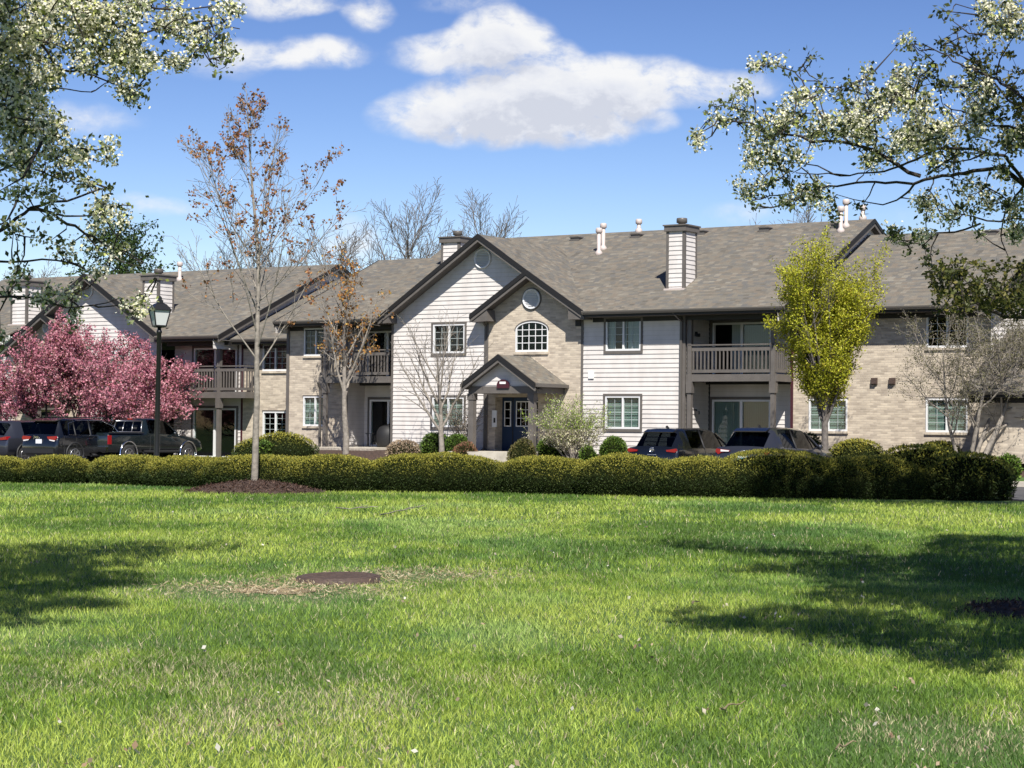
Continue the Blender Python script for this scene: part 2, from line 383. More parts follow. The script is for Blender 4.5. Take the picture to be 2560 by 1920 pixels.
# ------------------------------------------------------------------ buildings
class Bld:
    def __init__(s, name, O, label):
        s.O = O; s.root = empty(name, O, -YAW)
        tag(s.root, label, 'apartment building')
    def px(s, x, y, yy=0.0): return onp(s.O, x, y, yy)

    def wall(s, name, mat, a0, a1, c, z0, z1, prof=None, holes=(), lap=0.0, face='front'):
        """wall sheet; prof: list of (a, z) roof line; holes: (a0,a1,z0,z1); lap: clapboard projection"""
        m = MB()
        prof = prof or [(a0, z1), (a1, z1)]
        pa = [p[0] for p in prof]; pz = [p[1] for p in prof]
        top = max(pz)
        def ends(z):
            L, Rr = a0, a1
            if np.interp(a0, pa, pz) < z - 1e-6:
                for i in range(len(prof) - 1):
                    if pz[i] <= z <= pz[i + 1] and pz[i] != pz[i + 1]:
                        L = pa[i] + (z - pz[i]) / (pz[i + 1] - pz[i]) * (pa[i + 1] - pa[i]); break
            if np.interp(a1, pa, pz) < z - 1e-6:
                for i in range(len(prof) - 1):
                    if pz[i + 1] <= z <= pz[i] and pz[i] != pz[i + 1]:
                        Rr = pa[i] + (z - pz[i]) / (pz[i + 1] - pz[i]) * (pa[i + 1] - pa[i])
            return L, Rr
        zs = {z0, top} | set(z for z in pz if z0 < z < top)
        for h in holes: zs |= {h[2], h[3]}
        nc = int((top - z0) / COURSE) + 1
        lines = [z0 + k * COURSE for k in range(nc + 1) if z0 + k * COURSE < top]
        if lap: zs |= set(lines)
        zs = sorted(z for z in zs if z0 - 1e-6 <= z <= top + 1e-6)
        zz = [zs[0]]
        for z in zs[1:]:
            if z - zz[-1] > 1e-4: zz.append(z)
        def P(a, z, off):
            return (a, c - off, z) if face == 'front' else (c + off, a, z) if face == 'right' else (c - off, -a, z)
        for za, zb in zip(zz[:-1], zz[1:]):
            k = math.floor((za - z0) / COURSE + 1e-4); t0 = (za - z0) / COURSE - k; t1 = (zb - z0) / COURSE - k
            o0, o1 = lap * (1 - t0), lap * (1 - t1)
            La, Ra = ends(za + 1e-7); Lb, Rb = ends(zb - 1e-7)
            cuts = sorted((h[0], h[1]) for h in holes if h[2] < (za + zb) / 2 < h[3])
            segs = []; ca, cb = La, Lb
            for h0, h1 in cuts:
                segs.append((ca, cb, h0, h0)); ca = cb = h1
            segs.append((ca, cb, Ra, Rb))
            for q0, q1, q2, q3 in segs:
                if q2 - q0 < 1e-4 and q3 - q1 < 1e-4: continue
                m.quad(P(q0, za, o0), P(q2, za, o0), P(q3, zb, o1), P(q1, zb, o1))
                if lap and t0 < 1e-3: m.quad(P(q0, za, -.002), P(q2, za, -.002), P(q2, za, o0), P(q0, za, o0))
        return m.build(name, mat, s.root)

    def board(s, name, mat, *boxes, parent=None):
        for b in boxes:
            m = MB(); m.box(*b); o = m.build(name, mat, parent or s.root)
        return o

    def window(s, x0, x1, z0, z1, y, trim=True, fill='blind', brick=False, grid=(2, 4), split=.5, reveal=.0):
        f, d = .055, .07
        yo = y + reveal
        m = MB(); ya, yb = yo - .03, yo + d
        m.box(x0, x1, ya, yb, z0, z0 + f * 1.25); m.box(x0, x1, ya, yb, z1 - f, z1)
        m.box(x0, x0 + f, ya, yb, z0 + f * 1.25, z1 - f); m.box(x1 - f, x1, ya, yb, z0 + f * 1.25, z1 - f)
        xm = x0 + (x1 - x0) * split
        m.box(xm - .032, xm + .032, ya + .006, yb, z0 + f * 1.25, z1 - f)
        g0, g1 = z0 + f * 1.25, z1 - f
        m2 = MB()
        for (s0, s1) in ((x0 + f, xm - .032), (xm + .032, x1 - f)):
            for i in range(1, grid[0]):
                q = s0 + (s1 - s0) * i / grid[0]; m2.box(q - .0075, q + .0075, yo + .020, yo + .030, g0, g1)
            for j in range(1, grid[1]):
                q = g0 + (g1 - g0) * j / grid[1]; m2.box(s0, s1, yo + .0215, yo + .0315, q - .0075, q + .0075)
        w = m.build('window', 'white_vinyl', s.root); m2.build('grid_bars', 'muntin_grid', w)
        s.board('pane', 'window_glass', (x0 + .02, x1 - .02, yo + .036, yo + .041, z0 + .02, z1 - .02), parent=w)
        if trim:
            t = .085; m = MB()
            for b in ((x0 - t, x1 + t, y - .04, y + .01, z0 - t * 1.25, z0), (x0 - t, x1 + t, y - .04, y + .01, z1, z1 + t),
                      (x0 - t, x0, y - .038, y + .01, z0, z1), (x1, x1 + t, y - .038, y + .01, z0, z1)): m.box(*b)
            m.build('trim', 'taupe_trim', w)
        if brick:
            m = MB(); m.box(x0 - .03, x1 + .03, y - .06, y + .05, z0 - .085, z0 - .002); m.build('sill', 'brick', w)
            m = MB(); m.box(x0 - .03, x1 + .03, y - .035, y + .05, z1 + .002, z1 + .05); m.build('lintel', 'taupe_trim', w)
        if fill == 'blind':
            m = MB(); n = int((z1 - z0 - .1) / .055)
            for k in range(n):
                z = z0 + .06 + k * .055; m.quad((x0 + .05, yo + .10, z), (x1 - .05, yo + .10, z), (x1 - .05, yo + .12, z + .048), (x0 + .05, yo + .12, z + .048))
            m.build('blind', 'blind_fabric', w)
        elif fill in ('curtain', 'half'):
            m = MB(); rngs = [(x0 + .05, x1 - .05)] if fill == 'curtain' else [(xm + .02, x1 - .05)]
            if fill == 'curtain': rngs = [(x0 + .05, x0 + .32), (xm - .12, xm + .05), (xm + .12, x1 - .05)]
            for a, b in rngs:
                n = max(4, int((b - a) / .035)); vs = []
                for i in range(n + 1):
                    q = a + (b - a) * i / n; vs += [(q, yo + .12 + .022 * math.sin(i * 1.9), z0 + .05), (q, yo + .12 + .022 * math.sin(i * 1.9 + .5), z1 - .05)]
                m.add(vs, [(2 * i, 2 * i + 2, 2 * i + 3, 2 * i + 1) for i in range(n)], True)
            m.build('curtain', 'curtain_fabric', w)
        return w

    def slider(s, x0, x1, z0, z1, y, open_left=False, fill=True):
        f = .07; m = MB(); ya, yb = y - .03, y + .08
        m.box(x0, x1, ya, yb, z1 - f, z1); m.box(x0, x1, ya, yb, z0, z0 + f)
        m.box(x0, x0 + f, ya, yb, z0 + f, z1 - f); m.box(x1 - f, x1, ya, yb, z0 + f, z1 - f)
        xm = (x0 + x1) / 2; m.box(xm - .05, xm + .05, ya + .004, yb, z0 + f, z1 - f)
        w = m.build('sliding_door', 'white_vinyl', s.root)
        s.board('pane', 'window_glass', ((xm if open_left else x0 + .03), x1 - .03, y + .03, y + .036, z0 + .03, z1 - .03), parent=w)
        m = MB()
        for a, b in ((x0 - .10, x0), (x1, x1 + .10)): m.box(a, b, y - .035, y + .01, z0, z1 + .10)
        m.box(x0, x1, y - .035, y + .01, z1, z1 + .10); m.build('trim', 'taupe_trim', w)
        if fill:
            m = MB(); a = xm - .45 if open_left else x0 + .06
            n = int((x1 - .06 - a) / .085)
            for i in range(n):
                q = a + i * .085; m.quad((q, y + .12, z0 + .04), (q + .07, y + .145, z0 + .04), (q + .07, y + .145, z1 - .06), (q, y + .12, z1 - .06))
            m.build('blind', 'blind_fabric', w)
        return w

    def roof(s, name, pts, thick=.07, u0=None):
        """pts: eave-left, eave-right, then up to the ridge; counter-clockwise from above"""
        P = [Vector(p) for p in pts]; ex = (P[1] - P[0]).normalized(); nn = (P[1] - P[0]).cross(P[-1] - P[0]).normalized(); ey = nn.cross(ex)
        n = len(P); top = [tuple(p) for p in P]; bot = [tuple(p - Vector((0, 0, thick))) for p in P]
        m = MB(); m.add(top + bot, [tuple(range(n)), tuple(range(n, 2 * n))[::-1]] + [(i, n + i, n + (i + 1) % n, (i + 1) % n) for i in range(n)])
        uv = [((p - P[0]).dot(ex) + 40, (p - P[0]).dot(ey) + 40) for p in P]
        return m.build(name, 'shingle', s.root, uvs=uv + [(a, b - thick) for a, b in uv])

    def rake(s, pts, y, back, parent=None):
        """two-tier rake board along the front edge of a gable: pts (x,z) from the left eave over the peak to the right eave"""
        m1, m2, m3 = MB(), MB(), MB()
        for (xa, za), (xb, zb) in zip(pts[:-1], pts[1:]):
            m1.prism([(xa, za + .012), (xb, zb + .012), (xb, zb - .17), (xa, za - .17)], 1, y - .045, y + .03)
            m2.prism([(xa, za - .17), (xb, zb - .17), (xb, zb - .29), (xa, za - .29)], 1, y - .012, y + .03)
            m3.add([(xa, y + .03, za - .22), (xb, y + .03, zb - .22), (xb, back, zb - .22), (xa, back, za - .22)], [(0, 1, 2, 3)])
        f = m1.build('rake_board', 'dark_trim', s.root); m2.build('lower_board', 'taupe_trim', f); m3.build('soffit', 'soffit', f)
        return f

    def eave(s, x0, x1, y, z, wall_y, down=None):
        """gutter, fascia and soffit along a level eave"""
        m = MB(); m.prism([(y - .10, z - .005), (y - .095, z - .05), (y - .06, z - .12), (y + .02, z - .12), (y + .02, z - .005)], 0, x0, x1)
        g = m.build('gutter', 'gutter_metal', s.root)
        s.board('fascia', 'dark_trim', (x0, x1, y + .022, y + .05, z - .20, z - .02), parent=g)
        s.board('soffit', 'soffit', (x0, x1, y + .05, wall_y, z - .20, z - .17), parent=g)
        s.board('frieze', 'dark_trim', (x0, x1, wall_y - .03, wall_y + .02, z - .36, z - .202), parent=g)
        return g

    def downspout(s, x, y, z0, z1, kick=.35):
        m = MB(); m.box(x - .04, x + .04, y - .09, y - .02, z0 + .12, z1 - .35)
        m.bar((x, y - .055, z1 - .36), (x, y - kick, z1 - .1), .075, .075, up=(1, 0, 0)); m.bar((x, y - .055, z0 + .14), (x, y - .28, z0 + .03), .075, .075, up=(1, 0, 0))
        return m.build('downspout', 'gutter_metal', s.root)

    def chimney(s, x0, x1, y0, y1, zb, zt, k):
        m = MB(); n = int((zt - zb) / COURSE)
        zb2 = -.12 + COURSE * int((zb - .3) / COURSE)
        root = empty('chimney'); root.parent = s.root
        c = []
        # lapped boards on all four sides
        for j in range(int((zt - zb2) / COURSE) + 1):
            za, zc = zb2 + j * COURSE, min(zb2 + (j + 1) * COURSE, zt); o = .02
            for q in range(4):
                A = [(x0, y0), (x1, y0), (x1, y1), (x0, y1)][q]; B = [(x1, y0), (x1, y1), (x0, y1), (x0, y0)][q]
                nx, ny = [(0, -1), (1, 0), (0, 1), (-1, 0)][q]
                m.quad((A[0] + nx * o, A[1] + ny * o, za), (B[0] + nx * o, B[1] + ny * o, za), (B[0], B[1], zc), (A[0], A[1], zc))
                m.quad((A[0], A[1], za), (B[0], B[1], za), (B[0] + nx * o, B[1] + ny * o, za), (A[0] + nx * o, A[1] + ny * o, za))
        m.build('stack', 'siding_paint', root)
        m = MB(); t = .075
        for (cx, cy, sx, sy) in ((x0, y0, -1, -1), (x1, y0, 1, -1), (x1, y1, 1, 1), (x0, y1, -1, 1)):
            m.box(min(cx + sx * .03, cx - sx * t), max(cx + sx * .03, cx - sx * t), min(cy + sy * .03, cy - sy * t), max(cy + sy * .03, cy - sy * t), zb2, zt)
        m.build('corner_board', 'taupe_trim', root)
        m = MB(); m.box(x0 - .09, x1 + .09, y0 - .09, y1 + .09, zt - .02, zt + .17); m.box(x0 - .13, x1 + .13, y0 - .13, y1 + .13, zt + .172, zt + .22); m.build('cap', 'taupe_trim', root)
        cx, cy = (x0 + x1) / 2, (y0 + y1) / 2
        m = MB(); m.lathe([(.13, 0), (.13, .08), (.195, .10), (.195, .25), (.18, .27), (.0, .275)], 16, (cx, cy, zt + .22)); m.build('flue', 'gutter_metal', root)
        # flashing at the foot of the front face
        m = MB(); m.box(x0 - .06, x1 + .06, y0 - .14, y0 - .03, zb - .10, zb - .015); m.build('flashing', 'vent_grey', root)
        return root

    def gable_vent(s, x, z, r, y):
        m = MB(); m.lathe([(r, 0), (r, -.07), (r - .02, -.075), (r - .065, -.075), (r - .065, -.01), (0, -.01)], 36, (x, y, z), 1)
        for k in range(-5, 6):
            zz = k * r / 6.2; hw = math.sqrt(max((r - .065) ** 2 - zz * zz, .0))
            m.add([(x - hw, y - .015, z + zz + .028), (x + hw, y - .015, z + zz + .028), (x + hw, y - .06, z + zz - .012), (x - hw, y - .06, z + zz - .012)], [(0, 3, 2, 1)])
        return m.build('gable_vent', 'white_vinyl', s.root)

    def pipe(s, p, h, r=.075):
        m = MB(); x, y, z = p
        m.lathe([(r * 1.9, -.12), (r * 1.9, .05), (r * 1.15, .12), (r, .14), (r, h)], 14, (x, y, z))
        o = m.build('vent_pipe', 'vent_grey', s.root)
        m = MB(); m.lathe([(r * 1.3, 0), (r * 1.75, .03), (r * 1.75, .16), (r * 1.4, .2), (0, .21)], 14, (x, y, z + h)); m.build('cap', 'vent_grey', o)

    def roof_vent(s, x, y, z):
        m = MB(); m.box(x - .2, x + .2, y - .2, y + .2, z - .1, z + .05); m.prism([(x - .24, z + .052), (x + .24, z + .052), (x + .19, z + .10), (x - .19, z + .10)], 1, y - .24, y + .24)
        return m.build('roof_vent', 'gutter_metal', s.root)

    def balcony(s, x0, x1, yf, yb, zf=2.48, ground=-.1, right=True, left=False, posts=(), deep=None):
        m = MB(); m.box(x0, x1, yf, yf + .09, zf, zf + .25); m.box(x1 - .09, x1, yf + .09, yb, zf, zf + .25); m.box(x0, x0 + .09, yf + .09, yb, zf, zf + .25)
        m.box(x0 + .09, x1 - .09, yf + .09, yb, zf + .16, zf + .22)
        b = m.build('balcony', 'taupe_trim', s.root)
        s.board('ceiling', 'soffit', (x0 + .09, x1 - .09, yf + .09, yb, zf + .04, zf + .07), parent=b)
        if deep: s.board('deck', 'soffit', (x0 + .7 if left else x0 + .02, x1 - .02, yb + .002, deep, zf + .05, zf + .22), parent=b)
        zr = zf + 1.27
        def run(p, q, name):
            m = MB(); p = Vector((*p, 0)); q = Vector((*q, 0)); L = (q - p).length; d = (q - p) / L
            m.bar(p + Vector((0, 0, zr)), q + Vector((0, 0, zr)), .15, .045); m.bar(p + Vector((0, 0, zr - .14)), q + Vector((0, 0, zr - .14)), .045, .14)
            m.bar(p + Vector((0, 0, zf + .36)), q + Vector((0, 0, zf + .36)), .045, .11)
            n = int(L / .142)
            for i in range(n):
                c = p + d * ((i + .5) * L / n); m.bar(c + Vector((0, 0, zf + .40)), c + Vector((0, 0, zr - .20)), .045, .045, up=(0, 1, 0))
            m.build(name, 'taupe_trim', b)
        run((x0 + .05, yf + .05), (x1 - .05, yf + .05), 'railing')
        if right: run((x1 - .05, yf + .09), (x1 - .05, yb), 'side_railing')
        if left: run((x0 + .05, yf + .09), (x0 + .05, yb), 'side_railing')
        for (px_, py_, z0, z1) in posts:
            m = MB(); m.box(px_ - .075, px_ + .075, py_ - .075, py_ + .075, z0, z1); m.box(px_ - .11, px_ + .11, py_ - .11, py_ + .11, zf - .40, zf - .002) if z0 < 1 else None
            m.build('post', 'taupe_trim', b)
        return b

    def sconce(s, x, y, z, right=False):
        m = MB()
        if right: m.box(x, x + .05, y - .06, y + .06, z, z + .16); m.box(x + .05, x + .16, y - .05, y + .05, z - .02, z + .10)
        else: m.box(x - .06, x + .06, y - .05, y, z, z + .16); m.box(x - .05, x + .05, y - .16, y - .05, z - .02, z + .10)
        return m.build('wall_light', 'plastic_black', s.root)
# ================================================================== the main building
A = Bld('apartment_building', OA, 'two storey apartment building with white gable, tan brick entry gable and blue front door')
G0 = -.12                                               # ground at the walls
K, ZE, YR = .475, 4.99, 7.0                             # main roof pitch, eave height, ridge
zroof = lambda y: ZE + K * (y + .7)
WY = 1.25                                               # plane of the set back wings (right)
LY = .80                                                # plane of the left wing
XL = -16.05

# --- siding wall right of the entry, two windows
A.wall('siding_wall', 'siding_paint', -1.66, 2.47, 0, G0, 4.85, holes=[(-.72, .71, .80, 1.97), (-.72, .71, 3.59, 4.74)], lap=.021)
A.window(-.72, .71, .80, 1.97, 0, fill='blind')
A.window(-.72, .71, 3.59, 4.74, 0, fill='curtain')
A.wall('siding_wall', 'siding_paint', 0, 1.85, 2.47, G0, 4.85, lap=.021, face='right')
A.board('corner_board', 'taupe_trim', (2.40, 2.50, -.035, .06, G0, 4.79), (-1.745, -1.66, -.05, .02, G0, 4.79))
A.eave(-1.27, 6.62, -.7, ZE, -.002)
A.downspout(2.36, -.02, G0, ZE - .02, .66)
m = MB(); m.box(-1.42, -1.20, -.06, -.02, 2.60, 2.83); m.build('meter_box', 'white_plastic', A.root)

# --- white gable
kG = .655; PG = (-5.92, 7.98); GL = (-10.50, PG[1] - kG * 4.58); BR = (-1.27, 4.98); PB = (-3.75, 6.56)
def gz(x): return PG[1] - kG * abs(x - PG[0])
profG = [(-10.22, gz(-10.22) - .05), (PG[0], PG[1] - .05), (-5.80, gz(-5.80) - .05)]
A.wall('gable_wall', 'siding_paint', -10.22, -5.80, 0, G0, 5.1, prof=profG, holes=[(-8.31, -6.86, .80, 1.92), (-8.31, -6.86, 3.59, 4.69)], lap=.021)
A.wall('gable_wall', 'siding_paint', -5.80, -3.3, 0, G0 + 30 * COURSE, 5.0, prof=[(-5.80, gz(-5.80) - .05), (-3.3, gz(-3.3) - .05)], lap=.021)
A.window(-8.31, -6.86, .80, 1.92, 0, fill='blind')
A.window(-8.31, -6.86, 3.59, 4.69, 0, fill='none')
A.board('corner_board', 'taupe_trim', (-10.27, -10.17, -.03, .05, G0, 4.98))
A.gable_vent(-6.08, 7.12, .38, -.005)

# --- brick entry gable
kB = (PB[1] - BR[1]) / (BR[0] - PB[0]); BL = (-6.23, 4.98)
BY = -.06
def bz(x): return PB[1] - kB * abs(x - PB[0])
profB = [(-5.80, bz(-5.80) - .05), (PB[0], PB[1] - .05), (-1.745, bz(-1.745) - .05)]
DX0, DX1, DZ = -5.42, -3.55, 1.93
A.wall('brick_gable_wall', 'brick', -5.80, -1.745, BY, G0, 5.0, prof=profB, holes=[(-4.55, -3.13, 3.60, 4.72), (DX0, DX1, G0, DZ)])
A.wall('brick_return', 'brick', BY, .02, -1.745, G0, 4.9, face='right')
# arched window: spandrels of brick fill the corners of the opening
m = MB(); xa, xb, zsp, zc = -4.55, -3.13, 4.40, 4.72
xm = (xa + xb) / 2; arc = [(xm + (xb - xa) / 2 * math.cos(t), zsp + (zc - zsp) * math.sin(t)) for t in np.linspace(PI, 0, 25)]
m.prism([(xa, zc + .01), (xa, zsp)] + arc[1:13], 1, BY - .003, BY + .1); m.prism(arc[12:-1] + [(xb, zsp), (xb, zc + .01)], 1, BY - .003, BY + .1)
m.build('brick_spandrel', 'brick', A.root)
m = MB(); f = .05
m.box(xa, xb, BY - .02, BY + .07, 3.60, 3.67); m.box(xa, xa + f, BY - .02, BY + .07, 3.67, zsp); m.box(xb - f, xb, BY - .02, BY + .07, 3.67, zsp)
inn = [(xm + (x - xm) * (1 - 2 * f / (xb - xa)), zsp + (z - zsp) * (1 - f / (zc - zsp))) for x, z in arc]
for i in range(24): m.prism([arc[i], arc[i + 1], inn[i + 1], inn[i]], 1, BY - .02, BY + .07)
for i in range(1, 5):
    q = xa + (xb - xa) * i / 5; hz = zsp + (zc - zsp) * math.sqrt(max(0, 1 - ((q - xm) / ((xb - xa) / 2)) ** 2)); m.box(q - .013, q + .013, BY + .012, BY + .03, 3.67, hz - .02)
for j in range(1, 4):
    q = 3.67 + (zsp - 3.67 + .04) * j / 3 - (.0 if j < 3 else .03); m.box(xa + f, xb - f, BY + .0135, BY + .0315, q - .013, q + .013)
w = m.build('arched_window', 'white_vinyl', A.root)
m = MB(); m.prism([(xa + .02, 3.62), (xb - .02, 3.62)] + [(x, z - .01) for x, z in arc[::-1][1:-1]], 1, BY + .035, BY + .041); m.build('pane', 'window_glass', w)
A.board('sill', 'brick', (xa - .04, xb + .02, BY - .06, BY + .05, 3.50, 3.598), parent=w)
m = MB(); out = [(xm + (x - xm) * 1.05, zsp + (z - zsp) * 1.16) for x, z in arc]
for i in range(24): m.prism([out[i], out[i + 1], arc[i + 1], arc[i]], 1, BY - .03, BY + .02)
m.build('trim', 'taupe_trim', w)
A.gable_vent(-3.86, 5.54, .38, BY)
m = MB(); m.lathe([(.415, 0), (.415, -.04), (.36, -.04), (.36, 0)], 36, (-3.86, BY, 5.54), 1); m.build('vent_surround', 'taupe_trim', A.root)

# --- gable roofs and rakes
A.roof('gable_roof', [(GL[0], 6.3, GL[1]), (GL[0], -.6, GL[1]), (PG[0], -.6, PG[1]), (PG[0], 6.3, PG[1])])
A.roof('gable_roof', [(BR[0], -.6, BR[1]), (BR[0], 6.3, BR[1]), (PG[0], 6.3, PG[1]), (PG[0], -.6, PG[1])])
A.roof('gable_roof', [(BL[0], .02, BL[1]), (BL[0], -.605, BL[1]), (PB[0], -.605, PB[1] + .004), (PB[0], .02, PB[1] + .004)])
A.rake([GL, PG, (-3.78, PG[1] - kG * (-3.78 - PG[0]))], -.6, 0)
A.rake([BL, PB, BR], -.63, BY)
# boxed eave returns of the brick gable and of the white gable
m = MB(); m.prism([(-1.97, bz(-1.97) - .29), (-1.27, bz(-1.27) - .15), (-1.27, 4.72), (-1.97, 4.72)], 1, -.60, BY); m.build('eave_return', 'taupe_trim', A.root); m = MB(); m.prism([(-6.23, bz(-6.23) - .15), (-5.50, bz(-5.5) - .29), (-5.44, 4.74), (-6.15, 4.70)], 1, -.60, BY - .002); m.build('eave_return', 'taupe_trim', A.root)
m = MB(); m.prism([(-10.5, GL[1] - .15), (-10.02, gz(-10.02) - .29), (-10.02, 4.76), (-10.42, 4.74)], 1, -.58, -.002); m.build('eave_return', 'taupe_trim', A.root)
m = MB(); m.box(-1.97, -1.74, BY - .03, BY, 4.50, 4.72); m.build('frieze', 'dark_trim', A.root)
A.downspout(-5.87, -.02, G0, 4.95, .42)
A.board('corner_board', 'taupe_trim', (-5.83, -5.755, BY - .03, 0, G0, 4.7))

# --- entry: blue door with sidelights, buzzer panel, set back in the brick
DY = .42
A.wall('brick_reveal', 'brick', BY, DY, DX0, G0, DZ, face='right')
A.board('door_soffit', 'soffit', (DX0, DX1, BY + .002, DY, DZ, DZ + .03))
A.wall('brick_reveal', 'brick', -DY, -BY, DX1, G0, DZ, face='left')
m = MB(); m.box(DX0, DX1, DY, DY + .06, G0, DZ); dr = m.build('entry_door', 'door_blue', A.root)
da, db = DX0 + .10, DX1 - .08; wd = (db - da)
segs = [('sidelight', da, da + .30, 1, 3), ('door_light', da + .52, da + 1.16, 3, 3), ('sidelight', db - .30, db, 1, 3)]
for nm, a, b, gx, gz_ in segs:
    m = MB(); z0, z1 = .84, 1.79; f = .04
    m.box(a, b, DY - .025, DY - .001, z0, z0 + f); m.box(a, b, DY - .025, DY - .001, z1 - f, z1); m.box(a, a + f, DY - .025, DY - .001, z0 + f, z1 - f); m.box(b - f, b, DY - .025, DY - .001, z0 + f, z1 - f)
    for i in range(1, gx): q = a + (b - a) * i / gx; m.box(q - .012, q + .012, DY - .022, DY - .001, z0 + f, z1 - f)
    for j in range(1, gz_): q = z0 + (z1 - z0) * j / gz_; m.box(a + f, b - f, DY - .0215, DY - .0005, q - .012, q + .012)
    o = m.build(nm, 'white_vinyl', dr)
    m = MB(); m.box(a + .02, b - .02, DY - .012, DY - .006, z0 + .02, z1 - .02); m.build('pane', 'window_glass', o) if False else None
    m = MB(); m.box(a + .02, b - .02, DY - .010, DY - .003, z0 + .02, z1 - .02); m.build('pane', 'car_glass', dr)
m = MB(); m.box(da + .36, da + .40, DY - .012, DY, G0, DZ - .02); m.box(da + 1.28, da + 1.32, DY - .012, DY, G0, DZ - .02); m.build('door_frame', 'dark_trim', dr)
m = MB(); m.lathe([(.03, 0), (.03, -.05), (.02, -.07), (0, -.07)], 12, (da + 1.22, DY, .80), 1); m.build('door_handle', 'chrome', dr)
x, z = A.px(1237, 1046, BY); m = MB(); m.box(x - .10, x + .10, BY - .04, BY, z - .32, z + .30); bz_ = m.build('buzzer_panel', 'white_plastic', A.root)
m = MB(); m.box(x - .03, x + .05, BY - .045, BY - .04, z - .16, z + .02); m.build('keypad', 'plastic_black', bz_)

# --- entry porch
px0, px1, pyf, pzE, pxm, pzP = -5.47, -2.32, -2.2, 2.39, -3.895, 3.42
P = empty('porch'); P.parent = A.root
for nm, pts in (('porch_roof', [(px1, pyf, pzE), (px1, BY, pzE), (pxm, BY, pzP), (pxm, pyf, pzP)]), ('porch_roof', [(px0, BY, pzE), (px0, pyf, pzE), (pxm, pyf, pzP), (pxm, BY, pzP)])):
    A.roof(nm, pts).parent = P
f = A.rake([(px0, pzE), (pxm, pzP), (px1, pzE)], pyf - .02, pyf + .5); f.parent = P
kp = (pzP - pzE) / (pxm - px0)
m = MB(); m.prism([(px0 + .25, pzE - .05), (px1 - .25, pzE - .05), (pxm, pzP - .26)], 1, pyf + .33, pyf + .36); 
A2 = Bld.__new__(Bld); A2.root = P; A2.O = OA
g = A2.wall('porch_gable', 'siding_paint', px0 + .22, px1 - .22, pyf + .32, G0 + 14 * COURSE, pzE, prof=[(px0 + .22, pzE - .06), (pxm, pzP - .16), (px1 - .22, pzE - .06)], lap=.02)
m = MB(); m.box(px0 + .10, px1 - .10, pyf + .27, pyf + .47, 2.03, pzE - .10); m.box(px0 + .10, px0 + .26, pyf + .47, BY, 2.03, pzE - .1); m.box(px1 - .26, px1 - .10, pyf + .47, BY, 2.03, pzE - .1); m.build('beam', 'taupe_trim', P)
m = MB(); m.box(px0 + .26, px1 - .26, pyf + .47, BY, 2.10, 2.13); m.build('ceiling', 'soffit', P)
for x in (px0 + .20, px1 - .36):
    m = MB(); m.box(x - .11, x + .11, pyf + .28, pyf + .50, G0, 1.80); m.box(x - .135, x + .135, pyf + .255, pyf + .525, 1.802, 2.028); m.build('post', 'taupe_trim', P)
for x0, x1 in ((px0 - .10, px0 + .02), (px1 - .02, px1 + .10)):
    m = MB(); m.box(x0, x1, pyf + .02, BY, pzE - .13, pzE - .015); m.build('gutter', 'gutter_metal', P)
m = MB(); xs = pxm + .05; pr = [(xs - .26, 2.22), (xs + .26, 2.22), (xs + .26, 2.33)] + [(xs + .26 * math.cos(t), 2.33 + .20 * math.sin(t)) for t in np.linspace(0, PI, 15)[1:-1]] + [(xs - .26, 2.33)]
m.prism(pr, 1, pyf + .215, pyf + .265); sg = m.build('house_number_sign', 'maroon_paint', P)
m = MB(); m.box(xs - .13, xs + .13, pyf + .205, pyf + .214, 2.37, 2.45); m.build('number_plate', 'white_plastic', sg)

# --- right wing, set back behind the balcony bay
RW, RE = 6.02, 13.16
holesR = [(6.66, 8.08, .80, 1.90), (6.66, 8.08, 3.60, 4.70), (10.88, 12.32, .80, 1.92), (10.88, 12.32, 3.60, 4.70)]
RY = 1.85
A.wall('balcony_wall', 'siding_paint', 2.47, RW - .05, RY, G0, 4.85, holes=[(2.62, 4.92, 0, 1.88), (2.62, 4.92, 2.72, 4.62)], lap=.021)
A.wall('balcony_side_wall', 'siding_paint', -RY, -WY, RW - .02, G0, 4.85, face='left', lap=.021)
A.slider(2.62, 4.92, 0, 1.88, RY); A.slider(2.62, 4.92, 2.72, 4.62, RY, open_left=True)
A.wall('brick_wing_wall', 'brick', RW + .04, RE, WY - .02, G0, 4.85, holes=holesR)
for h in holesR: A.window(*h, WY - .02, trim=False, brick=True, fill='blind' if h[2] < 2 else 'none')
A.board('corner_board', 'maroon_paint', (RW - .05, RW + .04, WY - .05, WY, G0, 4.80))
A.eave(6.62, RE + .02, .5, 4.97, WY - .022); A.board('balcony_soffit', 'soffit', (2.47, RW, .0, 1.86, 4.70, 4.74))
A.wall('brick_wing_end', 'brick', WY - .02, 13.5, RE, G0, 4.8, face='right')
for q in ((2187, 953), (2232, 953)):
    x, z = A.px(*q, WY); m = MB(); m.box(x - .11, x + .11, WY - .08, WY - .02, z - .11, z + .11); m.box(x - .085, x + .085, WY - .14, WY - .08, z - .09, z + .06); m.build('wall_vent', 'rust_iron', A.root)
A.balcony(2.52, 6.00, 0.0, WY - .03, deep=RY - .02, posts=[(2.66, .05, G0, 4.75), (5.86, .05, G0, 4.75)])
A.sconce(2.5, .75, 1.36, True); A.sconce(2.5, .75, 4.10, True)
A.board('corner_board', 'dark_trim', (2.475, 2.53, RY - .03, RY, G0, 4.7))

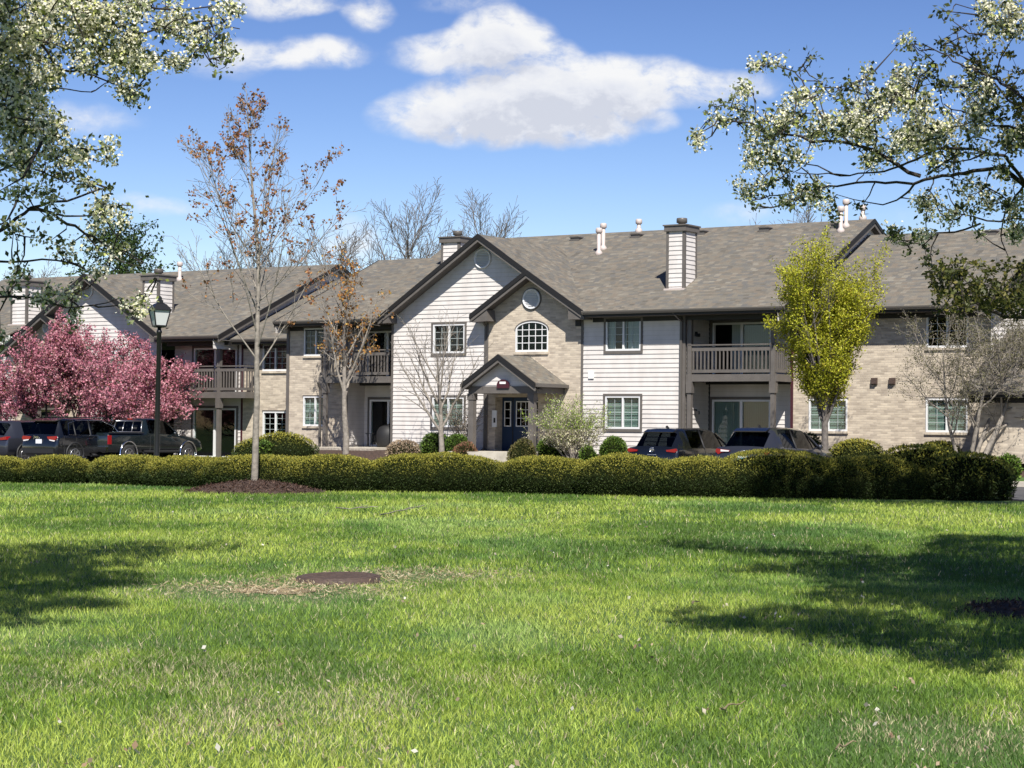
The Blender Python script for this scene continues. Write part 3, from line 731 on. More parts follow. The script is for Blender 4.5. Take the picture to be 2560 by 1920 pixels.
# --- left wing and its balcony
ZL = 4.97
A.wall('brick_wing_wall', 'brick', XL, -13.05, LY, G0, 4.85, holes=[(-15.22, -14.02, .78, 1.97), (-15.22, -14.02, 3.60, 4.70)])
A.window(-15.22, -14.02, .78, 1.97, LY, trim=False, brick=True, fill='blind'); A.window(-15.22, -14.02, 3.60, 4.70, LY, trim=False, brick=True, fill='none')
LYB = 1.95
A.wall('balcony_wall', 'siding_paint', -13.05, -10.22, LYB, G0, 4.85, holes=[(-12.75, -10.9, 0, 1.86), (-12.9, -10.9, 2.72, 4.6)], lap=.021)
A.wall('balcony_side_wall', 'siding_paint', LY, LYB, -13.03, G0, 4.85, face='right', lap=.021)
A.board('balcony_soffit', 'soffit', (-13.05, -10.22, LY, LYB + .02, 4.70, 4.74))
A.slider(-12.75, -10.9, 0, 1.86, LYB, fill=False); A.slider(-12.9, -10.9, 2.72, 4.6, LYB, fill=False)
A.wall('gable_side_wall', 'siding_paint', -LYB, 0, -10.22, G0, 5.0, face='left', lap=.02)
A.board('corner_board', 'taupe_trim', (XL - .05, XL + .08, LY - .05, LY + .05, G0, 4.80), (-13.10, -13.0, LY - .03, LY, G0, 4.8))
A.wall('brick_wing_end', 'brick', -13.5, -LY, XL, G0, 4.8, face='left')
A.eave(XL - .1, -10.3, 0.0, ZL, LY)
A.balcony(-13.72, -10.27, -.15, LY - .03, deep=LYB - .02, left=True, right=False, posts=[(-13.40, -.09, G0, 4.75)])
A.downspout(-13.62, -.1, G0, 2.6, .2)

# --- main roof, wing roofs, end gables
XM0, XM1, ZR = -12.30, 6.62, zroof(YR)
A.roof('main_roof', [(-1.27, -.7, ZE), (XM1, -.7, ZE), (XM1, YR, ZR), (-1.27, YR, ZR)])
A.roof('main_roof', [(-10.15, .4, zroof(.4)), (-2.3, .4, zroof(.4)), (-1.27, -.8, zroof(-.8)), (-1.27, YR, ZR), (-10.15, YR, ZR)])
A.roof('main_roof', [(XM0, .02, 4.99), (-10.1, .02, 4.99), (-10.1, YR, ZR + .012), (XM0, YR, ZR + .012)])
A.roof('main_roof', [(XM1, 2 * YR + .7, ZE), (XM0, 2 * YR + .7, ZE), (XM0, YR, ZR), (XM1, YR, ZR)])
ZRR = 4.97 + K * (YR - .5)
A.roof('wing_roof', [(XM1 - .5, .5, 4.97), (RE + .1, .5, 4.97), (RE + .1, YR, ZRR), (XM1 - .5, YR, ZRR)])
A.roof('wing_roof', [(RE + .1, 13.5, 4.97), (XM1 - .5, 13.5, 4.97), (XM1 - .5, YR, ZRR), (RE + .1, YR, ZRR)])
KL = .428; ZRL = ZL + KL * YR
A.roof('wing_roof', [(XL - .1, 0, ZL), (-10.2, 0, ZL), (-10.2, YR, ZRL), (XL - .1, YR, ZRL)])
A.roof('wing_roof', [(-10.2, 14, ZL), (XL - .1, 14, ZL), (XL - .1, YR, ZRL), (-10.2, YR, ZRL)])
def end_gable(bl, x, y0, z0, yr, zr, sgn, ov=.32):
    """end wall under the main roof seen above the wing roof, with rake boards"""
    m = MB(); xx = x - sgn * ov
    face = 'right' if sgn > 0 else 'left'
    y1 = 2 * yr - y0
    bl.wall('end_gable', 'siding_paint', *( (y0, y1) if sgn > 0 else (-y1, -y0)), xx, 4.5, z0, prof=[(y0, z0 - .1), (yr, zr - .1), (y1, z0 - .1)] if sgn > 0 else [(-y1, z0 - .1), (-yr, zr - .1), (-y0, z0 - .1)], lap=.02, face=face)
    m1, m2, m3 = MB(), MB(), MB(); a, b = sorted((x + sgn * .03, x - sgn * .02))
    for (ya, za), (yb_, zb) in (((y0, z0), (yr, zr)), ((yr, zr), (y1, z0))):
        m1.prism([(ya, za + .01), (yb_, zb + .01), (yb_, zb - .14), (ya, za - .14)], 0, a, b)
        m2.prism([(ya, za - .14), (yb_, zb - .14), (yb_, zb - .27), (ya, za - .27)], 0, *sorted((x + sgn * .005, x - sgn * .02)))
        m3.add([(x - sgn * .02, ya, za - .2), (x - sgn * .02, yb_, zb - .2), (xx, yb_, zb - .2), (xx, ya, za - .2)], [(0, 1, 2, 3)])
    f = m1.build('rake_board', 'dark_trim', bl.root); m2.build('lower_board', 'taupe_trim', f); m3.build('soffit', 'soffit', f)
end_gable(A, XM1, -.7, ZE, YR, ZR, 1, .28); 
end_gable(A, XL - .1, 0, ZL, YR, ZRL, -1, .1)
m = MB(); m.box(XL + .05, 13.0, 13.9, 14.0, G0, 4.8); m.build('rear_wall', 'siding_paint', A.root)
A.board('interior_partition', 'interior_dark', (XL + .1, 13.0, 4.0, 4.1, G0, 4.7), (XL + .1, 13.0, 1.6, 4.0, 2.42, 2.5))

# --- chimneys, vents
A.chimney(1.14, 1.84, 1.1, 1.98, 5.86, 7.92, K)
A.chimney(-10.9, -10.05, 4.2, 5.2, 7.3, 8.28, K)
for px_, py_, h in ((1497, 634, .80), (1508, 622, .80), (1597, 578, .28), (2102, 578, .72), (2115, 566, .80), (2157, 546, .30)):
    A.pipe(onroof(OA, px_, py_, ZE, -.7, K), h)
A.pipe(onroof(OA, 1317, 622, PG[1] - 1.3, 0, .0), .2, .06) if False else None
for px_ in (1443, 1594, 1755, 1915, 2095):
    v = ray(px_, 575); c = EYEP - OA; t = ((YR - .55) - c @ uM) / (v @ uM); A.roof_vent(c @ uD + t * (v @ uD), YR - .55, zroof(YR - .55))
for px_ in (2480, 2330):
    v = ray(px_, 575); c = EYEP - OA; t = ((YR - .35) - c @ uM) / (v @ uM); A.roof_vent(c @ uD + t * (v @ uD), YR - .35, 4.97 + K * (YR - .85))

# --- white gable and low entry roof at the far right end
N = A
prN = [(RE + .03, 4.9), (17.6, 7.8), (22, 4.9)]
A.wall('gable_wall', 'siding_paint', RE + .03, 22, WY - .3, G0, 4.9, prof=prN, lap=.021)
A.rake([(RE - .2, 4.85), (17.6, 7.95), (22.2, 4.85)], .35, WY - .3)
A.roof('gable_roof', [(RE - .2, 6.5, 4.85), (RE - .2, .35, 4.85), (17.6, .35, 7.95), (17.6, 6.5, 7.95)])
A.roof('gable_roof', [(22.2, .35, 4.85), (22.2, 6.5, 4.85), (17.6, 6.5, 7.95), (17.6, .35, 7.95)])
EY = -3.4
x0, z0 = A.px(2402, 985, EY); z0 += .1
zb_ = z0 + K * (WY - .32 - EY)
A.roof('entry_roof', [(x0, EY, z0), (20, EY, z0), (20, WY - .32, zb_), (x0, WY - .32, zb_)])
A.eave(x0, 20, EY, z0, EY + .62)
A.wall('entry_brick_wall', 'brick', x0 + .35, 20, EY + .62, G0, z0)
A.wall('entry_brick_side', 'brick', -WY, -EY - .62, x0 + .35, G0, z0, face='left')
m = MB(); m.prism([(EY + .62, z0 - .1), (WY - .32, z0 - .1), (WY - .32, zb_ - .1), (EY + .62, z0 + .1)], 0, x0 + .36, x0 + .40); m.build('entry_roof_cheek', 'siding_paint', A.root)
# ================================================================== the left building (same housing estate, seen behind the pink tree)
B = Bld('apartment_building', OB, 'two storey apartment building behind the pink blossoming tree, with slatted balcony at its right')
gB = -.12
B.root.location = (-24.105, 91.90, -.013); B.root.scale = (1.068,) * 3      # dimensions read off image pixels; building scaled about the camera to sit farther back
kb = .44; ze = 5.02; yr = 7.0; zr = ze + kb * (yr + .7)
P2 = (6.02, 7.71); R2 = (10.15, 5.12); kk = (P2[1] - R2[1]) / (R2[0] - P2[0])
PBB = (3.53, P2[1] - kk * (P2[0] - 3.53)); L2 = (.95, PBB[1] - kk * (PBB[0] - .95))
pz = lambda x: P2[1] - kk * abs(x - P2[0])
wx = B.px(318, 900)[0]; vx = B.px(313, 1050)[0]
B.wall('gable_wall', 'siding_paint', 5.9, 9.85, 0, gB, 5.1, prof=[(5.9, pz(5.9) - .05), (P2[0], P2[1] - .05), (9.85, pz(9.85) - .05)], holes=[(wx - 1.3, wx, 3.55, 4.52), (vx - 1.4, vx, .95, 2.1)], lap=.021)
B.wall('gable_wall', 'siding_paint', 3.4, 5.9, 0, gB + 30 * COURSE, 5.0, prof=[(3.4, pz(3.4) - .05), (5.9, pz(5.9) - .05)], lap=.021)
B.window(wx - 1.3, wx, 3.55, 4.52, 0, fill='blind'); B.window(vx - 1.4, vx, .95, 2.1, 0, fill='none')
B.wall('brick_gable_wall', 'brick', 1.3, 5.9, -.05, gB, 4.6, prof=[(1.3, PBB[1] - kk * (PBB[0] - 1.3) - .05), (PBB[0], PBB[1] - .05), (5.9, PBB[1] - kk * (5.9 - PBB[0]) - .05)], holes=[(2.6, 4.4, gB, 1.95)])
B.wall('siding_wall', 'siding_paint', -7, 1.3, 0, gB, 4.85, holes=[(-1.6, -.2, .9, 2.05)], lap=.021)
B.window(-1.6, -.2, .9, 2.05, 0)
m = MB(); m.box(2.6, 4.4, .4, .46, gB, 1.95); dr = m.build('entry_door', 'door_blue', B.root)
m = MB()
for a, b in ((2.7, 2.95), (3.2, 3.75), (4.0, 4.3)):
    m.box(a, a + .05, .36, .399, .85, 1.8); m.box(b - .05, b, .36, .399, .85, 1.8); m.box(a + .05, b - .05, .36, .399, 1.75, 1.8); m.box(a + .05, b - .05, .36, .399, .85, .9)
m.build('door_light', 'white_vinyl', dr)
B.gable_vent(*B.px(219, 726, 0), .38, -.005); B.gable_vent(*B.px(125, 815, -.05), .38, -.05)
B.roof('gable_roof', [(R2[0], -.6, R2[1]), (R2[0], 6, R2[1]), (P2[0], 6, P2[1]), (P2[0], -.6, P2[1])])
B.roof('gable_roof', [(L2[0] + 2.0, 6, pz(L2[0] + 2.0)), (L2[0] + 2.0, -.6, pz(L2[0] + 2.0)), (P2[0], -.6, P2[1]), (P2[0], 6, P2[1])])
B.roof('gable_roof', [(L2[0], 4, L2[1]), (L2[0], -.605, L2[1]), (PBB[0], -.605, PBB[1]), (PBB[0], 4, PBB[1])])
B.roof('gable_roof', [(5.9, -.605, PBB[1] - kk * (5.9 - PBB[0])), (5.9, .05, PBB[1] - kk * (5.9 - PBB[0])), (PBB[0], .05, PBB[1]), (PBB[0], -.605, PBB[1])])
B.rake([(PBB[0], PBB[1]), P2, R2], -.6, 0); B.rake([L2, PBB, (5.9, PBB[1] - kk * (5.9 - PBB[0]))], -.63, -.05)
m = MB(); m.prism([(9.7, pz(9.7) - .29), (10.15, R2[1] - .15), (10.15, 4.8), (9.7, 4.8)], 1, -.6, -.002); m.build('eave_return', 'taupe_trim', B.root)
# porch
px0, px1, pzE, pzP = 2.2, 4.9, 2.36, 3.3; pm = (px0 + px1) / 2
P = empty('porch'); P.parent = B.root
for pts in ([(px1, -2.2, pzE), (px1, -.05, pzE), (pm, -.05, pzP), (pm, -2.2, pzP)], [(px0, -.05, pzE), (px0, -2.2, pzE), (pm, -2.2, pzP), (pm, -.05, pzP)]): B.roof('porch_roof', pts).parent = P
f = B.rake([(px0, pzE), (pm, pzP), (px1, pzE)], -2.22, -1.8); f.parent = P
A2.root = P; A2.O = OB
A2.wall('porch_gable', 'siding_paint', px0 + .2, px1 - .2, -1.9, gB + 14 * COURSE, pzE, prof=[(px0 + .2, pzE - .06), (pm, pzP - .16), (px1 - .2, pzE - .06)], lap=.02)
m = MB(); m.box(px0 + .1, px1 - .1, -1.95, -1.75, 2.03, pzE - .1); m.box(px0 + .1, px0 + .26, -1.75, -.05, 2.03, pzE - .1); m.box(px1 - .26, px1 - .1, -1.75, -.05, 2.03, pzE - .1); m.build('beam', 'taupe_trim', P)
for x in (px0 + .2, px1 - .2):
    m = MB(); m.box(x - .11, x + .11, -1.96, -1.74, gB, 2.028); m.build('post', 'taupe_trim', P)
# roofs
X0, X1 = -7.0, 13.50
B.roof('main_roof', [(R2[0] - .1, -.7, ze), (X1, -.7, ze), (X1, yr, zr), (R2[0] - .1, yr, zr)])
B.roof('main_roof', [(L2[0], .4, ze + kb * 1.1), (R2[0] - .1, .4, ze + kb * 1.1), (R2[0] - .1, yr, zr), (L2[0], yr, zr)])
B.roof('main_roof', [(X0, -.7, ze), (L2[0], -.7, ze), (L2[0], yr, zr), (X0, yr, zr)])
B.roof('main_roof', [(X1, 14.7, ze), (X0, 14.7, ze), (X0, yr, zr), (X1, yr, zr)])
B.eave(R2[0], X1, -.7, ze, 0); B.eave(X0, L2[0], -.7, ze, 0)
end_gable(B, X1, -.7, ze, yr, zr, 1, .28)
B.roof('wing_roof', [(X1 - .6, .1, 4.9), (19.5, .1, 4.9), (19.5, yr, 7.75), (X1 - .6, yr, 7.75)])
B.roof('wing_roof', [(19.5, 14, 4.9), (X1 - .6, 14, 4.9), (X1 - .6, yr, 7.75), (19.5, yr, 7.75)])
B.eave(X1, 19.5, .1, 4.9, .8)
# balcony bay and brick wing
BWX = B.px(606, 1000, .8)[0]
B.wall('balcony_wall', 'siding_paint', 9.85, BWX - .04, .8, gB, 4.85, holes=[(10.9, 13.2, .15, 2.15), (10.9, 13.2, 2.75, 4.6)], lap=.021)
B.slider(10.9, 13.2, .15, 2.15, .8, fill=False); B.slider(10.9, 13.2, 2.75, 4.6, .8, fill=False)
B.balcony(10.2, B.px(613, 991, -.1)[0], -.1, .77, zf=2.55, ground=gB, posts=[(B.px(548, 1060, -.03)[0], -.03, gB, 4.8)])
(wa, wb) = B.px(658, 1091, .8), B.px(722, 1029, .8); (wc, wd_) = B.px(658, 928, .8), B.px(722, 860, .8)
hs = [(wa[0], wb[0], wa[1], wb[1]), (wc[0], wd_[0], wc[1], wd_[1])]
B.wall('brick_wing_wall', 'brick', BWX + .04, 19.4, .8, gB, 4.85, holes=hs)
for h in hs: B.window(*h, .8, trim=False, brick=True, fill='none')
B.board('corner_board', 'maroon_paint', (BWX - .04, BWX + .04, .77, .8, gB, 4.8))
for x0, x1, px_, in ((7.75, 8.6, 0), (-.1, .85, 0)):
    B.chimney(x0, x1, 1.1, 2.0, ze + kb * 1.8, 7.5, kb)
B.pipe(onroof(OB, 450, 700, ze, -.7, kb), .6)
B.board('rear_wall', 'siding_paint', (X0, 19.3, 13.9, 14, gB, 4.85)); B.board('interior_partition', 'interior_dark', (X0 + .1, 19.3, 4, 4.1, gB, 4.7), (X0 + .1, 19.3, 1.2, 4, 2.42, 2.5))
B.wall('side_wall', 'siding_paint', -13.9, 0, X0, gB, 4.85, face='left')

# ================================================================== ground
def sstep(t): t = np.clip(t, 0, 1); return t * t * (3 - 2 * t)
def terrain(x, y):
    """height of the ground in world metres"""
    x = np.asarray(x, float); y = np.asarray(y, float)
    lx = (x - OA[0]) * uD[0] + (y - OA[1]) * uD[1]; ly = (x - OA[0]) * uM[0] + (y - OA[1]) * uM[1]
    top = .66 - .70 * sstep((-12 - lx) / 7.0)
    front = -4.6 + 0 * lx
    z = top * sstep((ly - front) / 3.4)
    z = np.where(ly > front, np.maximum(z, .02), 0)
    return z
def sheet(name, xs, ys, dz, mat, O=None, kind='structure', mask=None):
    X, Y = np.meshgrid(xs, ys); X, Y = X.ravel(), Y.ravel()
    if O is not None:
        W = O[None, :2] + X[:, None] * uD[None, :2] + Y[:, None] * uM[None, :2]; X, Y = W[:, 0], W[:, 1]
    Z = terrain(X, Y) + dz
    nx, ny = len(xs), len(ys)
    i = np.arange(nx * ny).reshape(ny, nx)
    Fq = np.stack([i[:-1, :-1], i[:-1, 1:], i[1:, 1:], i[1:, :-1]], -1).reshape(-1, 4)
    o = np_mesh(name, np.stack([X, Y, Z], 1), Fq, mat, smooth=True); tag(o, kind=kind); return o
gx = np.unique(np.concatenate([np.linspace(-900, -60, 8), np.linspace(-60, 40, 101), np.linspace(40, 900, 8)]))
gy = np.unique(np.concatenate([np.linspace(-300, 0, 6), np.linspace(0, 130, 131), np.linspace(130, 1500, 10)]))
sheet('lawn', gx, gy, 0, 'lawn_soil')
sheet('parking_lot', np.linspace(-75, 60, 60), np.linspace(-16.2, -4.75, 12), .012, 'asphalt', OA)
sheet('parking_lot', np.linspace(-75, -17.2, 30), np.linspace(-4.75, -1.5, 5), .012, 'asphalt', OA)
sheet('planting_bed', np.linspace(-17, 20, 75), np.linspace(-3.2, 1.2, 10), .016, 'mulch', OA)
m = MB()
def lbox(m, x0, x1, y0, y1, z0, z1):
    n = max(1, int((x1 - x0) / 3))
    for i in range(n):
        a = x0 + (x1 - x0) * i / n; b = x0 + (x1 - x0) * (i + 1) / n
        c = [l2w(OA, q, r) for q in (a, b) for r in (y0, y1)]
        zz = [float(terrain(p[0], p[1])) for p in c]
        m.add([(c[0][0], c[0][1], z0), (c[2][0], c[2][1], z0), (c[3][0], c[3][1], z0), (c[1][0], c[1][1], z0), (c[0][0], c[0][1], z1), (c[2][0], c[2][1], z1), (c[3][0], c[3][1], z1), (c[1][0], c[1][1], z1)],
              [(3, 2, 1, 0), (4, 5, 6, 7), (0, 1, 5, 4), (1, 2, 6, 5), (2, 3, 7, 6), (3, 0, 4, 7)])
lbox(m, -17, 60, -4.75, -4.55, -.05, .15); tag(m.build('kerb', 'concrete'), kind='structure')
m = MB(); lbox(m, -17, 60, -4.55, -3.3, -.05, .145); o = m.build('pavement', 'concrete'); tag(o, kind='structure')
# entry slab and walk, patio of the left balcony
m = MB()
zf = OA[2] - .07
c = [l2w(OA, *q) for q in ((-5.6, .0), (-2.3, .0), (-2.3, -2.9), (-5.6, -2.9))]
m.add([(p[0], p[1], zf - .5) for p in c] + [(p[0], p[1], zf) for p in c], [(0, 1, 2, 3), (7, 6, 5, 4), (0, 4, 5, 1), (1, 5, 6, 2), (2, 6, 7, 3), (3, 7, 4, 0)])
tag(m.build('entry_walk', 'concrete'), kind='structure')
m = MB(); zf = OA[2] - .02
c = [l2w(OA, *q) for q in ((-13.0, 1.9), (-10.3, 1.9), (-10.3, -1.2), (-13.0, -1.2))]
m.add([(p[0], p[1], zf - .5) for p in c] + [(p[0], p[1], zf) for p in c], [(0, 1, 2, 3), (7, 6, 5, 4), (0, 4, 5, 1), (1, 5, 6, 2), (2, 6, 7, 3), (3, 7, 4, 0)])
tag(m.build('patio', 'concrete'), kind='structure')
m = MB(); c0, c1 = l2w(OA, -13.7, -1.35), l2w(OA, -10.0, -1.35)
for k in range(9):
    a = c0 + (c1 - c0) * k / 9; b = c0 + (c1 - c0) * (k + .97) / 9
    m.bar((a[0], a[1], OA[2] - .17), (b[0], b[1], OA[2] - .17), .26, .24)
tag(m.build('patio_edging', 'stone_wall'), 'low edging of pale stone blocks along the patio under the left balcony', 'stone edging')
# ================================================================== cars
def wheel(root, x, y, r=.35, w=.23, side=1):
    m = MB(); m.lathe([(r * .62, -w / 2), (r * .93, -w / 2), (r, -w / 2 + .03), (r, w / 2 - .03), (r * .93, w / 2), (r * .62, w / 2)], 28, (x, y, r), 0)
    o = m.build('wheel', 'tyre', root)
    m = MB(); xs = x + side * (w / 2 - .004)
    m.lathe([(r * .64, 0), (r * .64, side * .015), (r * .56, side * .02), (r * .56, -side * .03), (0, -side * .03)], 24, (xs, y, r), 0)
    for k in range(7):
        a = 2 * PI * k / 7; m.bar((xs, y, r), (xs, y + math.cos(a) * r * .6, r + math.sin(a) * r * .6), .05, .03, up=(1, 0, 0))
    m.build('rim', 'alloy', o)

def loft_car(name, label, paint, st, W, wr, L, wins, rear_glass, shield, cat='car', opts=None):
    """st: rows (y, z_bottom, z_belt, z_top, width factor, roof width factor) from rear to front;
    wins: station index pairs that carry side glass; rear_glass / shield: station index pair of the sloping screens"""
    root = empty(name); tag(root, label, cat, 'parked cars seen over the hedge')
    n = len(st); rows = []
    for (y, zb, zl, zt, wf, rf) in st:
        w = W * wf; r_ = wr * rf
        half = [(w * .72, zb), (w * .97, zb + .07), (w, zb + (zl - zb) * .45), (w * .985, zl - (zl - zb) * .14), (w * .93, zl), (r_ + (w * .93 - r_) * .06, zt - .07 if zt - zl > .2 else zl + (zt - zl) * .55), (r_ * .80, zt - .012), (r_ * .42, zt - .002), (0, zt)]
        rows.append([(x, y, z) for x, z in half] + [(-x, y, z) for x, z in half[-2::-1]])
    k = len(rows[0]); body, glass = MB(), []
    allv = [p for r in rows for p in r]
    def band(i, a, b): return [(i * k + j, (i + 1) * k + j, (i + 1) * k + j + 1, i * k + j + 1) for j in range(a, b)]
    gl_faces = set(); parts = []
    for (i0, i1) in wins:
        for i in range(i0, i1):
            for j in (4, k - 6): gl_faces.add((i, j))
        parts.append(('side_window', [(i, 4) for i in range(i0, i1)])); parts.append(('side_window', [(i, k - 6) for i in range(i0, i1)]))
    for nm, rg in (('rear_window', rear_glass), ('windscreen', shield)):
        fs = [(i, j) for i in range(*rg) for j in range(5, k - 6)]
        gl_faces |= set(fs); parts.append((nm, fs))
    fc = []
    for i in range(n - 1):
        for j in range(k - 1):
            if (i, j) in gl_faces: continue
            fc.append((i * k + j, (i + 1) * k + j, (i + 1) * k + j + 1, i * k + j + 1))
        fc.append((i * k + k - 1, (i + 1) * k + k - 1, (i + 1) * k, i * k))
    fc.append(tuple(range(k))); fc.append(tuple(range((n - 1) * k, n * k))[::-1])
    body.add(allv, fc, True)
    b = body.build('body', paint, root)
    b.data.polygons.foreach_set('use_smooth', np.ones(len(b.data.polygons), bool))
    for nm, fs in parts:
        m = MB(); idx = sorted({v for (i, j) in fs for v in (i * k + j, i * k + j + 1, (i + 1) * k + j + 1, (i + 1) * k + j)}); mp = {v: q for q, v in enumerate(idx)}
        m.add([allv[v] for v in idx], [(mp[i * k + j], mp[(i + 1) * k + j], mp[(i + 1) * k + j + 1], mp[i * k + j + 1]) for i, j in fs], True)
        m.build(nm, 'car_glass', root)
    m = MB(); m.box(-W * .8, W * .8, st[rear_glass[0]][0] + .5, st[shield[1]][0] - .1, .5, .95)
    for x in (-.38, .38): m.box(x - .24, x + .24, 2.1, 2.25, .9, 1.32); m.box(x - .12, x + .12, 2.1, 2.2, 1.34, 1.5)
    m.build('seats', 'interior_dark', root)
    for s in (1, -1):                                       # door seams and sill trim
        jj = (1, 2, 3, 4) if s > 0 else (k - 2, k - 3, k - 4, k - 5)
        for i in sorted({wins[0][0], wins[0][1], shield[0] + 1}):
            m = MB(); m.tube([Vector(allv[i * k + j]) + Vector((s * .002, 0, 0)) for j in jj], .008, 5); m.build('door_seam', 'plastic_black', root)
        m = MB(); m.tube([Vector(allv[i * k + jj[0]]) + Vector((s * .005, 0, .0)) for i in range(2, n - 2) if 1.4 < st[i][0] < L - 1.4], .06, 6); m.build('sill_trim', 'plastic_black', root)
    for q in (4, k - 5):                                   # windscreen pillars and the window posts
        m = MB(); a, b2, c2 = Vector(allv[shield[0] * k + (q + 1 if q == 4 else q - 1)]), Vector(allv[shield[1] * k + q]), None
        m.tube([a, (a + b2) / 2 + Vector((0, 0, .012)), b2], .035, 6); m.build('windscreen_pillar', paint, root)
        for (i0, i1) in wins[:-1]:
            a, b2 = Vector(allv[i1 * k + (q + 1 if q == 4 else q - 1)]), Vector(allv[i1 * k + q]); m = MB(); m.tube([a, b2], .03, 6); m.build('window_post', 'plastic_black', root)
    for x in (-1, 1):
        m = MB(); ym = st[shield[1]][0] - .42; zm = st[shield[1]][2] + .08
        m.lathe([(.0, -.09), (.06, -.085), (.085, 0), (.07, .08), (0, .09)], 12, (x * (W + .10), ym, zm), 1); m.bar((x * W * .9, ym, zm - .04), (x * (W + .06), ym, zm - .02), .05, .04)
        m.build('door_mirror', paint, root)
    return root

def suv_table(L, H, hatch=.45, zb=.30, belt=1.02):
    return [(0.00, zb + .18, .72, .76, .90, .9), (0.05, zb + .05, .92, .95, .96, .92), (.10, zb, belt - .02, belt + .02, .975, .95), (.14, zb, belt, belt + .05, .98, .98),
            (hatch, zb, belt + .01, H - .11, .99, .93), (hatch + .07, zb, belt + .01, H - .05, .99, .97), (.95, zb, belt, H - .015, 1, 1), (1.02, zb, belt, H - .01, 1, 1), (1.80, zb, belt - .01, H, 1, 1.01), (1.88, zb, belt - .01, H, 1, 1.01),
            (2.70, zb, belt - .03, H - .03, 1, .99), (2.95, zb, belt - .03, H - .09, 1, .96), (3.55, zb, belt - .05, belt - .01, 1, 1.15), (3.62, zb, belt - .06, belt - .02, .995, 1.2), (L - .35, zb, belt - .14, belt - .10, .96, 1.15), (L - .1, zb + .02, .72, .76, .90, 1.1), (L, zb + .1, .58, .62, .80, 1.0)]

def tail(root, pts, depth, mat='red_lens', name='tail_light', y0=.015):
    """rear lamp: outline (x,z) at the rear face, wrapped round the corner by depth"""
    for s in (1, -1):
        m = MB(); P2_ = [(s * x, z) for x, z in pts]
        m.prism(P2_ if s > 0 else P2_[::-1], 1, y0 if depth > 0 else .004, depth if depth > 0 else y0 - .001); m.build(name, mat, root)

def plate(root, y, z, mat, band=None, w=.31, h=.16):
    m = MB(); m.box(-w / 2, w / 2, y - .015, y, z, z + h); o = m.build('number_plate', mat, root)
    if band: m = MB(); m.box(-w / 2 + .01, w / 2 - .01, y - .018, y - .0152, z + h * .70, z + h - .012); m.box(-w * .34, w * .34, y - .018, y - .0152, z + h * .28, z + h * .56); m.build('plate_band', band, o)

def place(root, lx, ly=-9.58, rz=0.0, z=.012):
    p = l2w(OA, lx, ly); root.location = (p[0], p[1], z); root.rotation_euler = (0, 0, -YAW + rz)

def fin(root, y, z):
    m = MB(); m.prism([(y - .09, z), (y + .10, z), (y - .03, z + .075), (y - .08, z + .07)], 0, -.018, .018); m.build('antenna', 'plastic_black', root)

def wheels(root, L, W, r=.35):
    for y in (.95, L - .92):
        for s in (1, -1): wheel(root, s * (W - .125), y, r, .23, s); m = MB(); m.tube([(s * (W * .975), y + (r + .055) * math.cos(t), r + .02 + (r + .055) * math.sin(t)) for t in np.linspace(-.25, PI + .25, 19)], .042, 6); m.build('wheel_arch', 'plastic_black', root)

def emblem(root, z, y=-.01, r=.06, wing=True):
    m = MB(); m.lathe([(r, .012), (r, -.012), (r * .8, -.016), (r * .8, .0)], 24, (0, y, z), 1)
    if wing: m.bar((-r * .7, y - .008, z + r * .3), (0, y - .008, z - r * .45), .02, .018, up=(0, 1, 0)); m.bar((r * .7, y - .008, z + r * .3), (0, y - .008, z - r * .45), .02, .018, up=(0, 1, 0))
    else: m.bar((-r * .4, y - .008, z - r * .7), (0, y - .008, z + r * .8), .02, .018, up=(0, 1, 0)); m.bar((r * .4, y - .008, z - r * .7), (0, y - .008, z + r * .8), .02, .018, up=(0, 1, 0)); m.bar((-r * .3, y - .008, z - .01), (r * .3, y - .008, z - .01), .02, .015, up=(0, 1, 0))
    m.build('emblem', 'chrome', root)

# black hatchback
W_, L_ = .90, 4.5
c = loft_car('parked_hatchback', 'black hatchback with round rear emblem and white number plate, parked below the white siding wall', 'paint_black', suv_table(L_, 1.62, .55), W_, .60, L_, [(6, 8), (9, 12)], (3, 4), (11, 12))
wheels(c, L_, W_); tail(c, [(.48, .955), (.80, 1.00), (.835, .93), (.78, .885), (.50, .91)], .20); fin(c, 1.0, 1.61)
m = MB(); m.prism([(.42, 1.495), (.66, 1.575), (.66, 1.50), (.42, 1.475)], 0, -.50, .50); m.build('spoiler', 'paint_black', c)
emblem(c, .96, .02, .075); plate(c, .03, .66, 'plate_white', 'plate_blue'); m = MB(); m.bar((-.25, .19, 1.10), (.12, .20, 1.09), .03, .02); m.build('wiper', 'plastic_black', c)
m = MB(); m.box(-.8, .8, -.02, .04, .40, .55); m.build('bumper', 'plastic_black', c)
place(c, 6.45)
# charcoal crossover
W_, L_ = .95, 4.75
c = loft_car('parked_crossover', 'charcoal grey crossover with slim rear lamps and teal number plate, below the right balcony', 'paint_charcoal', suv_table(L_, 1.67, .62, belt=1.06), W_, .62, L_, [(6, 8), (9, 12)], (3, 4), (11, 12))
wheels(c, L_, W_, .37); tail(c, [(.40, .985), (.84, 1.03), (.88, .95), (.78, .86), (.68, .92), (.42, .945)], .22); tail(c, [(.42, .98), (.70, 1.005), (.70, .945), (.44, .945)], -.016, 'clear_lens', 'lamp_strip')
m = MB(); m.prism([(.46, 1.55), (.74, 1.632), (.74, 1.55), (.46, 1.525)], 0, -.53, .53); m.build('spoiler', 'paint_black', c)
fin(c, 1.15, 1.66); emblem(c, .93, .02, .07, False); plate(c, .015, .66, 'plate_teal', 'plate_white'); m = MB(); m.bar((-.28, .20, 1.14), (.12, .21, 1.13), .035, .02); m.build('wiper', 'plastic_black', c)
m = MB(); m.box(-.82, .82, -.02, .04, .40, .52); m.build('bumper', 'plastic_black', c)
place(c, 9.45)

